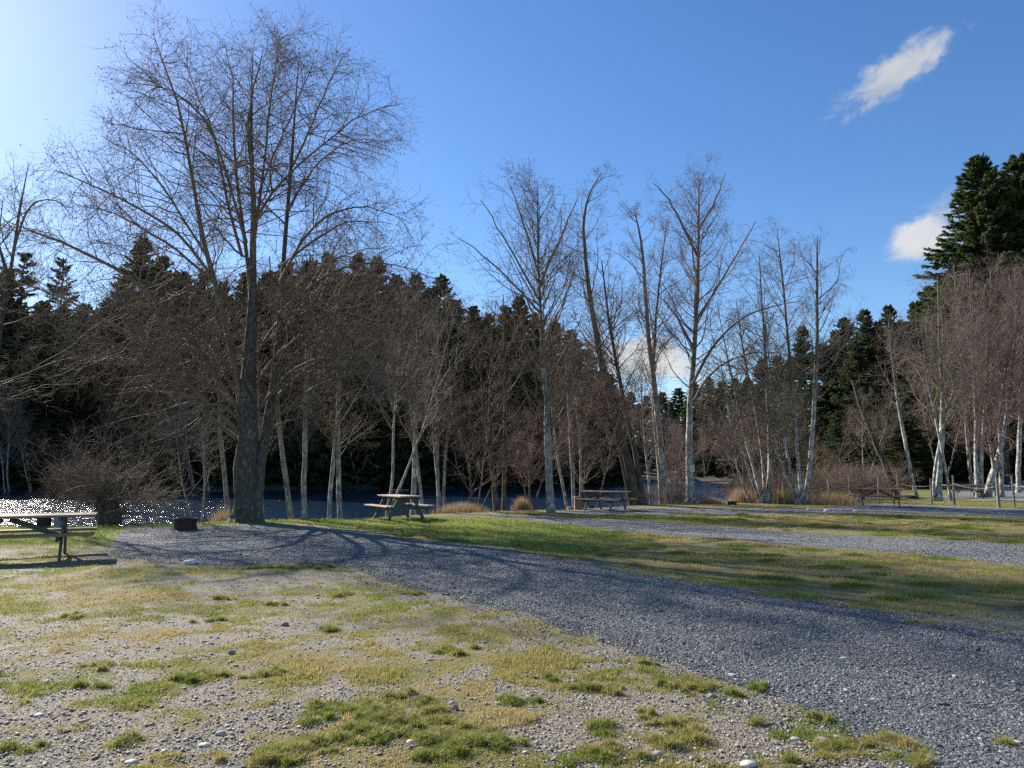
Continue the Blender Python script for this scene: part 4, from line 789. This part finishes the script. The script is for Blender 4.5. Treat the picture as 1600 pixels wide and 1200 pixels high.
# ------------------------------------------------------------------ conifers
def conifer(seed, mat, nb=300, ns=24, rad=.17, bare=0.03, gap=0.0, full=.75, sp=1.0):
    """one metre high fir, scaled when placed"""
    r = np.random.default_rng(seed); root = empty('conifer_tree', (0, 0, 0))
    P = 12; z = np.linspace(-.01, .99, P); tp = np.stack([r.normal(0, .002, P), r.normal(0, .002, P), z], 1)
    mb = MB(); tubes(mb, tp[None], np.linspace(.014, .0012, P)[None], 8); mb.build('trunk', M['dark_bark'], root)
    t = np.sort(r.random(nb)) ** .92; t = bare + (0.985 - bare) * t
    clump = fbm(t * 14, np.zeros(nb) + seed, seed, 2)
    L_ = rad * np.clip((1 - t), 0, 1) ** full * r.choice([.5, .8, 1.0, 1.15, 1.3], nb) * r.uniform(.8, 1.1, nb) * (.78 + .40 * clump) + .008
    az = r.uniform(0, 6.283, nb); el = np.radians(-14 + 52 * t ** 2.2 + r.normal(0, 11, nb))
    d = np.stack([np.cos(az) * np.cos(el), np.sin(az) * np.cos(el), np.sin(el)], 1)
    A = grow(np.stack([0 * t, 0 * t, t], 1), d, L_, 7, r, .05, -.05, trop2=.16); AR = np.full((nb, 1), .0016) * np.linspace(1, .3, 7)
    mbc = MB(); tubes(mbc, A, AR, 3, 1, np.full(nb, .3))
    p, tan, pr, idx, tt = spawn(A, AR, ns, .12, 1.0, r, .75)
    n = len(tt); side = nrm(np.cross(tan, np.array([0, 0, 1.]))); sg = r.choice([-1, 1], n)[:, None]
    fd = nrm(tan * r.uniform(.3, 1.0, n)[:, None] + side * sg * r.uniform(.2, .95, n)[:, None] + np.array([0, 0, 1]) * r.normal(-.34, .28, n)[:, None])
    ln = sp * (.0085 + .066 * L_[idx]) * r.uniform(.6, 1.35, n); wv = nrm(np.cross(fd, r.normal(0, 1, (n, 3)))) * (ln * .17)[:, None]
    b0 = p; tip = p + fd * ln[:, None]; md = p + fd * (ln * .5)[:, None]
    V = np.stack([b0, md + wv, tip, md - wv], 1).reshape(-1, 3)
    tint = np.clip(r.normal(.45, .22, n) + .25 * (clump[idx] - .5), 0, 1)
    mbc.add(V, np.arange(n)[:, None] * 4 + np.array([[0, 1, 2, 3]]), 0, np.repeat(tint, 4))
    w2 = nrm(np.cross(fd, wv)) * (ln * .15)[:, None]; V = np.stack([b0, md + w2, tip, md - w2], 1).reshape(-1, 3)
    mbc.add(V, np.arange(n)[:, None] * 4 + np.array([[0, 1, 2, 3]]), 0, np.repeat(tint, 4))
    mbc.build('crown', [M[mat], M['dark_bark']], root); return root
con = [conifer(501, 'needles', 560, 90, .17, full=.62), conifer(502, 'needles', 520, 90, .15, full=.55), conifer(503, 'needles', 600, 86, .19, full=.74), conifer(504, 'needles_green', 580, 92, .18), conifer(505, 'needles', 150, 46, .15, bare=.22, full=.6), conifer(506, 'needles_green', 900, 130, .20, full=.66, sp=.72, bare=.24)]
used = set()
def fir(u, vtop, Y, k, wf, label, group=None, zoff=0):
    tp = at(u, vtop, Y); x = tp[0]; g = hz(x, Y); h = tp[2] - g
    o = con[k] if k not in used else copy_tree(con[k]); used.add(k)
    o.location = (x, Y, g - .2); o.scale = (h * wf, h * wf, h * 1.01); o.rotation_euler = (0, 0, rng.uniform(0, 6.28)); tag(o, label, 'conifer', group); return o
fir(40, 392, 94, 4, 1.1, 'thin see-through fir at far left, the left of two sparse spires', None)
fir(100, 405, 93, 4, 1.2, 'thin see-through fir at left, the right of two sparse spires', None)
fir(225, 372, 92, 2, 1.15, 'broad dark fir behind the big alder, highest on the left of its trunk')
fir(1527, 247, 66, 5, 1.22, 'very tall dark fir on the right, the left of two giants')
fir(1592, 243, 67, 5, 1.3, 'very tall dark fir at the right edge, the right of two giants')
fir(1655, 262, 66, 5, 1.25, 'very tall dark fir mostly outside the right picture edge')
fir(1253, 508, 88, 3, 1.1, 'mid-green fir between the two white-stemmed clumps, lone pointed top')
fir(1350, 483, 78, 3, 1.15, 'green fir left of the reddish birches, tallest of that row')
wall = [(-70, 430, 92), (-20, 400, 95), (15, 420, 98), (70, 470, 96), (130, 490, 92), (170, 470, 90), (195, 440, 96), (255, 400, 96), (285, 425, 93), (320, 420, 98), (350, 440, 96), (385, 425, 102), (420, 425, 99), (450, 412, 101), (485, 408, 100), (512, 398, 98), (538, 425, 100), (560, 397, 101), (590, 402, 104),
        (620, 430, 103), (650, 428, 106), (670, 452, 105), (690, 432, 106), (714, 468, 108), (740, 478, 110), (764, 490, 111), (790, 478, 113), (812, 462, 114), (840, 488, 116), (866, 500, 119), (893, 515, 121), (918, 545, 124), (-120, 420, 92), (-170, 410, 92)]
for u, v, Y in wall: fir(u, v, Y, int(rng.integers(0, 3)), rng.uniform(.95, 1.3), 'dark fir in the shaded wall of firs across the river', 'dark firs across the river')
wall2 = [(-95, 400, 106), (-40, 440, 108), (30, 470, 108), (85, 500, 106), (150, 500, 107), (210, 470, 108), (270, 450, 110), (335, 455, 112), (400, 440, 114), (465, 430, 114), (530, 420, 114), (575, 430, 116), (635, 440, 118), (700, 460, 120), (755, 500, 124), (805, 490, 126), (850, 505, 130), (905, 540, 134), (940, 570, 140)]
wall2 += [(u + 12, np.interp(u, [-150, 0, 225, 420, 560, 700, 800, 960], [470, 480, 455, 455, 435, 480, 510, 590]), np.interp(u, [-150, 300, 600, 960], [118, 124, 132, 160])) for u in range(-150, 961, 34)]
for u, v, Y in wall2: fir(u, v + 8, Y, int(rng.integers(0, 3)), rng.uniform(1.1, 1.5), 'dark fir in the shaded wall of firs across the river', 'dark firs across the river')
low = [(u, v + 0, Y) for u, v, Y in [(-60, 600, 87), (-10, 610, 88), (35, 590, 88), (80, 620, 87), (125, 600, 88), (165, 620, 90), (210, 600, 91), (255, 615, 93), (300, 600, 94), (345, 620, 97), (390, 605, 98), (435, 620, 100), (480, 600, 101), (525, 620, 102), (570, 610, 104), (615, 625, 106), (660, 610, 108), (705, 625, 110), (750, 610, 113), (795, 625, 116), (840, 615, 119), (880, 625, 122), (920, 620, 126), (955, 630, 134)]]
for u, v, Y in low: fir(u, v, Y, int(rng.integers(0, 3)), rng.uniform(1.7, 2.3), 'lower dark fir at the far waterline under the fir wall', 'low dark firs at the far waterline')
far = [(955, 585, 180), (985, 612, 235), (1010, 618, 250), (1035, 612, 250), (1060, 606, 245), (1085, 598, 240), (1108, 590, 225), (1128, 596, 210), (1148, 590, 200), (970, 620, 200), (998, 630, 210), (1048, 628, 225), (1075, 622, 220), (1120, 615, 195), (1100, 625, 200)]
for u, v, Y in far: fir(u, v, Y, [0, 1, 2, 3][int(rng.integers(0, 4))], rng.uniform(1.1, 1.6), 'small distant fir beyond the river bend below the low cloud', 'distant firs beyond the river bend')
rightw = [(1168, 590, 130), (1190, 560, 112), (1215, 555, 104), (1235, 560, 92), (1285, 535, 84), (1305, 520, 90), (1318, 497, 82), (1335, 530, 74), (1372, 500, 80), (1388, 476, 84), (1410, 500, 76), (1430, 470, 80), (1452, 450, 76), (1475, 430, 78), (1495, 470, 70), (1555, 330, 72), (1620, 330, 72), (1690, 300, 66), (1740, 320, 66), (1460, 560, 82), (1545, 520, 88), (1600, 540, 90)]
for u, v, Y in rightw: fir(u, v, Y, [3, 2, 3, 1][int(rng.integers(0, 4))], rng.uniform(1.1, 1.5), 'green fir in the wood behind the brown thicket on the right', 'green firs behind the right thicket')
low2 = [(1175, 660, 105), (1205, 650, 92), (1240, 650, 84), (1275, 640, 78), (1310, 640, 72), (1345, 640, 68), (1380, 640, 66), (1415, 640, 62), (1450, 640, 72), (1490, 650, 88), (1530, 650, 92), (1570, 650, 92), (1610, 650, 92)]
for u, v, Y in low2: fir(u, v, Y, [3, 2, 3, 1][int(rng.integers(0, 4))], rng.uniform(1.7, 2.3), 'low green fir at the foot of the right wood', 'low green firs in the right wood')
# bare alders on the far bank
used2 = set()
fb = [sapling(311, 12.0, 'x', 'pale_bark', 'twig_grey', 2, 3.4, 40, 'far_alder'), sapling(312, 11.0, 'x', 'rust_bark', 'twig_brown', 3, 3.0, 30, 'far_alder')]
for i, (u, Y, s) in enumerate([(60, 84, 1.2), (130, 84, 1.0), (215, 87, 1.2), (280, 89, 1.2), (330, 90, 1.3), (470, 95, 1.2), (560, 99, 1.4), (610, 102, 1.3), (700, 107, 1.3), (770, 111, 1.2), (850, 117, 1.3), (900, 122, 1.2), (1010, 170, 1.6), (1040, 182, 1.6), (1070, 190, 1.6), (1100, 186, 1.5), (1130, 190, 1.6), (960, 145, 1.5), (1150, 150, 1.4), (1165, 115, 1.2), (1185, 96, 1.1), (1140, 172, 1.4), (20, 83, 1.4), (170, 85, 1.4), (305, 90, 1.5), (415, 93, 1.4), (680, 106, 1.4), (875, 120, 1.3), (930, 130, 1.4), (1225, 86, 1.0), (1375, 70, .9)]):
    x = at(u, 700, Y)[0]; k = i % 2
    place(fb[k], k in used2, x, Y, s, rng.uniform(0, 6.28), 'bare greyish alder on the far bank in front of the firs' if u < 1205 else 'bare greyish alder before the green firs on the right', 'tree', 'bare alders on the far bank' if u < 1205 else 'bare alders before the right firs'); used2.add(k)

# ------------------------------------------------------------------ picnic tables
def Rz(a): c, s = math.cos(a), math.sin(a); return np.array([(c, -s, 0), (s, c, 0), (0, 0, 1)])
def Rx(a): c, s = math.cos(a), math.sin(a); return np.array([(1, 0, 0), (0, c, -s), (0, s, c)])
def Ry(a): c, s = math.cos(a), math.sin(a); return np.array([(c, 0, s), (0, 1, 0), (-s, 0, c)])
def picnic_table(label, x, y, rz, top, frame, L=1.85, Wt=.76, fx=.58, group='picnic tables'):
    root = empty('picnic_table', (x, y, hz(x, y)), rz); tag(root, label, 'picnic table', group)
    mb = MB(); nb = 5; bw = Wt / nb
    for i in range(nb): mb.box((rng.uniform(-.01, .01), -Wt / 2 + bw * (i + .5), .745 + rng.uniform(-.003, .003)), (L, bw - .012, .042), Rx(rng.uniform(-.012, .012)), bev=.006)
    mb.build('table_top', M[top], root)
    for s in (-1, 1):
        mb = MB()
        for i in range(2): mb.box((rng.uniform(-.01, .01), s * (.62 + .142 * i), .445 + rng.uniform(-.002, .002)), (L, .13, .042), bev=.006)
        mb.build('bench', M[top], root)
    for e in (-1, 1):
        for s in (-1, 1):                         # slanting legs
            hgt = .722; y0, y1 = s * .60, s * .24; ang = math.atan2(y0 - y1, hgt); ln = math.hypot(hgt, y0 - y1)
            mb = MB(); mb.box((e * fx, (y0 + y1) / 2, hgt / 2 - .005), (.042, .10, ln - .02), Rx(ang), bev=.005); mb.build('leg', M[frame], root)
        mb = MB(); mb.box((e * (fx - .046), 0, .375), (.042, 1.54, .095), bev=.005); mb.build('bench_support', M[frame], root)
        mb = MB(); mb.box((e * (fx - .046), 0, .69), (.042, .70, .062), bev=.004); mb.build('top_support', M[frame], root)
        mb = MB(); dx = fx - .12; dz = .30; a = math.atan2(dz, dx); mb.box((e * (fx - .07 - dx / 2), 0, .40 + dz / 2 - .01), (math.hypot(dx, dz), .04, .085), Ry(e * a), bev=.004); mb.build('brace', M[frame], root)
    return root
def gpos(u, v): return gp(u, v)
picnic_table('long weathered picnic table with green-grey frame at the left picture edge', -8.76, 12.5, R(28), 'brown_wood', 'green_paint', L=2.7, fx=.86)
x, y = gp(623, 811.5); picnic_table('picnic table with worn pinkish top and dark green frame on the green lawn', x, y, R(122), 'worn_wood', 'green_paint', L=1.9)
x, y = gp(946, 797.5); picnic_table('picnic table with red-brown top, seen before leaning alders in the middle', x, y, R(140), 'top_wood', 'green_paint', L=2.0)
x, y = gp(1373, 791); picnic_table('brown picnic table on gravel in front of the rope fence', x, y, R(163), 'brown_wood', 'frame_wood', L=2.3, fx=.72)
x, y = gp(1509, 778); picnic_table('dark shaded picnic table far right, partly behind white birch trunks', x, y, R(172), 'brown_wood', 'frame_wood', L=2.2, fx=.7)

# ------------------------------------------------------------------ fire rings, stumps, posts, grill
def lathe(mb, prof, S=28, mat=0):
    prof = np.asarray(prof); n = len(prof); a = np.arange(S) * 2 * math.pi / S
    V = np.stack([prof[:, None, 0] * np.cos(a), prof[:, None, 0] * np.sin(a), np.broadcast_to(prof[:, None, 1], (n, S))], -1).reshape(-1, 3)
    i = np.arange(S); j = (i + 1) % S
    Q = np.concatenate([np.stack([k * S + i, k * S + j, (k + 1) * S + j, (k + 1) * S + i], 1) for k in range(n - 1)]); mb.add(V, Q, mat, None, True)
def fire_ring(label, u, v, wpx, hpx, mat='rust', group=None):
    x, y = gp(u, v); rr = wpx * y / F / 2; h = hpx * y / F
    root = empty('fire_ring', (x, y, hz(x, y))); tag(root, label, 'fire ring', group)
    mb = MB(); lathe(mb, [(rr * .93, -.03), (rr * .93, h * .05), (rr * .90, h * .45), (rr * .93, h * .88), (rr * .93, h), (rr * .87, h), (rr * .84, h * .5), (rr * .86, -.03)]); mb.build('ring_wall', M[mat], root)
    mb = MB(); lathe(mb, [(rr * .94, h * .93), (rr * 1.04, h * .96), (rr * 1.04, h * 1.02), (rr * .88, h * 1.02)]); mb.build('rim', M[mat], root)
    mb = MB(); lathe(mb, [(rr * .94, -.02), (rr * 1.0, .0), (rr * 1.0, h * .10), (rr * .94, h * .12)]); mb.build('base_band', M[mat], root)
    mb = MB(); lathe(mb, [(rr * .86, .04), (rr * .4, .07), (.005, .06)]); mb.build('ash_bed', M['dark_rock'], root)
    return root
fire_ring('rusty dark red steel fire ring standing on gravel left of the big alder', 289, 828, 36, 17)
fire_ring('dark red fire ring half hidden behind the left picnic table', 68, 823, 21, 15)
fire_ring('low brown fire ring at the water gap left of the white-stemmed clumps', 1144, 789, 15, 5)
fire_ring('blackened fire ring under and behind the red-brown topped table', 925, 793, 16, 7, 'black')
fire_ring('dark low fire ring behind the right end of the brown picnic table', 1425, 780, 20, 5, 'black')
def stump(label, u, v, wpx, hpx, mat, name='stump', square=False):
    x, y = gp(u, v); rr = wpx * y / F / 2; h = hpx * y / F
    mb = MB()
    if square: mb.box((0, 0, h / 2 - .05), (rr * 2, rr * 2, h + .1), bev=.012)
    else: lathe(mb, [(rr * 1.15, -.05), (rr * 1.02, h * .2), (rr * .96, h * .6), (rr * .97, h * .97), (rr * .9, h), (.004, h * .99)], 16)
    o = mb.build(name, M[mat]); o.location = (x, y, hz(x, y)); o.rotation_euler = (0, 0, rng.uniform(0, 3)); tag(o, label, name.replace('_', ' ')); return o
stump('grey weathered log stump behind the left table, right of dark fire ring', 91, 823, 13, 15, 'grey_wood')
stump('short square red-brown post at the left end of the red-brown topped table', 902, 796, 9, 20, 'brown_wood', 'wooden_post', True)
stump('small pale log stump on the bank left of the short red-brown post', 890, 795, 7, 8, 'grey_wood')
# pedestal grill at the far right
x, y = gp(1579, 766); root = empty('pedestal_grill', (x, y, hz(x, y)), R(20)); tag(root, 'black box grill on a post far right among tree trunks', 'grill')
mb = MB(); lathe(mb, [(.04, -.1), (.04, .95)], 10); mb.build('post', M['black'], root)
mb = MB(); mb.box((0, 0, .97), (.55, .42, .02)); mb.box((0, .2, 1.08), (.55, .02, .2)); mb.box((-.265, 0, 1.08), (.02, .38, .2)); mb.box((.265, 0, 1.08), (.02, .38, .2)); mb.box((0, -.2, 1.03), (.55, .02, .1)); mb.build('firebox', M['black'], root)
mb = MB()
for i in range(9): mb.box((-.24 + .06 * i, 0, 1.13), (.012, .37, .012))
mb.build('grate', M['black'], root)
# driftwood
def log(label, u, v, z, wpx, thick, rz, name='driftwood_log'):
    x, y = gp(u, v, z); Ln = wpx * y / F; r = np.random.default_rng(int(u))
    p = np.stack([np.linspace(-Ln / 2, Ln / 2, 9), r.normal(0, Ln * .012, 9), r.normal(0, thick * .1, 9)], 1); mb = MB(); tubes(mb, p[None], (thick * np.linspace(1, .55, 9))[None], 9)
    o = mb.build(name, M['grey_wood']); o.location = (x, y, z + thick * .3); o.rotation_euler = (0, 0, rz); tag(o, label, 'driftwood'); return o
log('pale driftwood log lying in the river behind the middle picnic table', 627, 766, -.72, 24, .10, .02)
log('small pale driftwood piece in the river right of the notice tree', 738, 779, -.72, 14, .06, .1)
log('bleached driftwood log on the far bank at the river bend', 1062, 752, -.2, 26, .25, -.35)

# ------------------------------------------------------------------ rope fence
fx = [(1226, 788), (1298, 788), (1329, 788), (1373, 788), (1404, 787), (1456, 789), (1492, 790), (1561, 794), (1586, 793), (1660, 798)]
tops = [752, 750, 748, 747, 744, 748, 744, 748, 745, 748]
root = empty('rope_fence', (*gp(*fx[0]), 0)); tag(root, 'post and rope fence with two sagging pale ropes, right side', 'fence'); off = np.array(root.location)
tp = []
for i, ((u, v), vt) in enumerate(zip(fx, tops)):
    x, y = gp(u, v); g = hz(x, y); h = (v - vt) * y / F; lean = rng.normal(0, .025, 2)
    if i == 1: lean = np.array([-.06, 0])
    p = np.array([[0, 0, -.2], [lean[0] * h * .5, lean[1] * h * .5, h * .5], [lean[0] * h, lean[1] * h, h]]) + np.array([x, y, g]) - off
    mb = MB(); w = .042 if i not in (7,) else .062; tubes(mb, p[None], np.array([[w, w * .95, w * .9]]), 8); 
    V = np.stack([p[2] + np.array([math.cos(a) * w * .9, math.sin(a) * w * .9, 0.002]) for a in np.arange(8) * math.pi / 4]); mb.add(np.r_[V, [p[2] + np.array([0, 0, .01])]], [(k, (k + 1) % 8, 8) for k in range(8)])
    mb.build('post', M['post_wood'], root); tp.append((p[0] + np.array([0, 0, .2]), p[2]))
for f, sag in ((.72, .10), (.26, .07)):
    pts = []
    for i in range(len(tp) - 1):
        fa, fb_ = f + rng.uniform(-.06, .06), f + rng.uniform(-.06, .06)
        a = tp[i][0] * (1 - f) + tp[i][1] * f + np.array([0, -.06, 0]); bq = tp[i + 1][0] * (1 - f) + tp[i + 1][1] * f + np.array([0, -.06, 0])
        sg = sag * rng.uniform(.4, 2.2)
        for k in range(8):
            t = k / 8; q = a * (1 - t) + bq * t; q[2] -= sg * 4 * t * (1 - t); pts.append(q)
    pts.append(bq); mb = MB(); tubes(mb, np.array(pts)[None], np.full((1, len(pts)), .0095), 6); mb.build('rope', M['rope'], root)

# ------------------------------------------------------------------ signs on trees
def sign(label, u, v, w, h, Y, marks):
    c = at(u, v, Y); root = empty('notice_sign', c, R(-4)); tag(root, label, 'sign')
    mb = MB(); mb.box((0, 0, 0), (w, .012, h), bev=.003); mb.build('board', M['sign'], root)
    mb = MB()
    for (mx, mz, mw, mh, ro) in marks: mb.box((mx * w, -.0085, mz * h), (mw * w, .004, mh * h), Ry(ro))
    mb.build('lettering', M['ink'], root)
Ys = gp(645, 798)[1] - .16
sign('small square whitish notice nailed to the forked pale tree', 649, 738.5, .215, .28, Ys, [(0, .30, .34, .10, 0), (0, .12, .16, .2, .4), (0, -.02, .42, .12, -.5), (0, -.18, .5, .05, 0), (0, -.32, .66, .06, 0)])
Ys = gp(1079, 787)[1] - .26
sign('narrow upright white sign on the tall tree by the water gap', 1082, 732, .19, .34, Ys, [(0, .26, .3, .12, 0), (0, .05, .3, .14, 0), (.0, -.16, .5, .05, 0), (0, -.28, .4, .05, 0)])

scene.cycles.use_denoising = False; scene.cycles.volume_bounces = 0; scene.cycles.max_bounces = 8; scene.cycles.transparent_max_bounces = 8

# ------------------------------------------------------------------ sky, sun, view
AZ, EL = R(46), R(31)        # sun to the left of the view direction
wd = bpy.data.worlds.new("World"); scene.world = wd; wd.use_nodes = True; nt = wd.node_tree
sky = nt.nodes.new('ShaderNodeTexSky'); sky.sky_type = 'NISHITA'; sky.sun_disc = False; sky.sun_elevation = EL; sky.sun_rotation = -AZ
sky.altitude = 100; sky.air_density = 1.0; sky.dust_density = 0.2; sky.ozone_density = 2.6
hs = nt.nodes.new('ShaderNodeHueSaturation'); hs.inputs['Saturation'].default_value = 1.22; hs.inputs['Hue'].default_value = 0.506; nt.links.new(sky.outputs[0], hs.inputs['Color']); L = nt.links; dirn = N(nt, 'ShaderNodeTexCoord').outputs['Generated']; skyc = hs.outputs[0]
def dot(v): n = N(nt, 'ShaderNodeVectorMath', operation='DOT_PRODUCT'); L.new(dirn, n.inputs[0]); n.inputs[1].default_value = tuple(v); return n.outputs['Value']
def sky_cloud(prev, u, v, wpx, hpx, tilt, sc, lo, hi, seed, opac, gain=9.0):   # a cloud far off in the sky, given by its direction
    f = nrm(ray(u, v)); r0 = nrm(np.cross(f, [0, 0, 1])); u0 = np.cross(r0, f)
    a_ = r0 * math.cos(tilt) + u0 * math.sin(tilt); b_ = -r0 * math.sin(tilt) + u0 * math.cos(tilt)
    df = math_n(nt, 'MAXIMUM', dot(f), 0.02)
    X = math_n(nt, 'DIVIDE', dot(a_), df); Y = math_n(nt, 'DIVIDE', dot(b_), df)
    cb = N(nt, 'ShaderNodeCombineXYZ'); L.new(math_n(nt, 'MULTIPLY', X, F / wpx * 2), cb.inputs[0]); L.new(math_n(nt, 'MULTIPLY', Y, F / hpx * 2), cb.inputs[1])
    ln = N(nt, 'ShaderNodeVectorMath', operation='LENGTH'); L.new(cb.outputs[0], ln.inputs[0])
    mp = N(nt, 'ShaderNodeMapping'); mp.inputs['Location'].default_value = (seed * 3.7, seed * 1.3, seed); mp.inputs['Scale'].default_value = (sc * wpx / hpx * .7, sc, 1); L.new(cb.outputs[0], mp.inputs[0])
    n1 = noise(nt, 1.0, mp.outputs[0], 8, 0.62, 0.35); n2 = noise(nt, 0.6, mp.outputs[0], 5, .55)
    d = math_n(nt, 'ADD', math_n(nt, 'SUBTRACT', 1.0, ln.outputs['Value']), math_n(nt, 'MULTIPLY', math_n(nt, 'SUBTRACT', n1, 0.5), 2.1))
    mr = N(nt, 'ShaderNodeMapRange', interpolation_type='SMOOTHERSTEP'); mr.inputs[1].default_value = lo; mr.inputs[2].default_value = hi; mr.inputs[4].default_value = opac; L.new(d, mr.inputs[0])
    inside = N(nt, 'ShaderNodeMapRange', interpolation_type='SMOOTHSTEP'); inside.inputs[1].default_value = 1.5; inside.inputs[2].default_value = 0.9; L.new(ln.outputs['Value'], inside.inputs[0])
    fr = math_n(nt, 'GREATER_THAN', dot(f), 0.1); al = math_n(nt, 'MULTIPLY', math_n(nt, 'MULTIPLY', mr.outputs[0], inside.outputs[0]), fr)
    col = ramp(nt, [(0.3, (.70 * gain / 10, .76 * gain / 10, .86 * gain / 10)), (0.68, (gain / 10, gain / 10, gain / 10))], n2)
    sc_ = N(nt, 'ShaderNodeVectorMath', operation='SCALE'); L.new(col, sc_.inputs[0]); sc_.inputs['Scale'].default_value = 4.6
    return mix(nt, al, prev, sc_.outputs[0])
skyc = sky_cloud(skyc, 1397, 119, 200, 64, R(26), 1.15, .0, .95, 3.4, .93)
skyc = sky_cloud(skyc, 1442, 364, 140, 74, R(12), .8, .0, .75, 6.3, .97, 10)
skyc = sky_cloud(skyc, 1500, 322, 130, 80, R(40), 1.1, .1, 1.3, 2.2, .7)
skyc = sky_cloud(skyc, 1020, 566, 290, 96, R(-4), .9, .0, .8, 8.4, .97, 10)
L.new(skyc, nt.nodes['Background'].inputs[0]); nt.nodes['Background'].inputs[1].default_value = 0.088
sd = bpy.data.lights.new('sun', 'SUN'); sd.energy = 5.0; sd.angle = R(0.53); sd.color = (1, .93, .82); so = bpy.data.objects.new('sun', sd); COL.objects.link(so)
from mathutils import Vector
dirv = Vector((-math.sin(AZ) * math.cos(EL), math.cos(AZ) * math.cos(EL), math.sin(EL))); so.rotation_euler = dirv.to_track_quat('Z', 'Y').to_euler(); so.location = (-20, 20, 40)
vs = scene.view_settings; vs.view_transform = 'Standard'; vs.look = 'None'; vs.gamma = 1.0; vs.exposure = 1.0; vs.use_curve_mapping = False
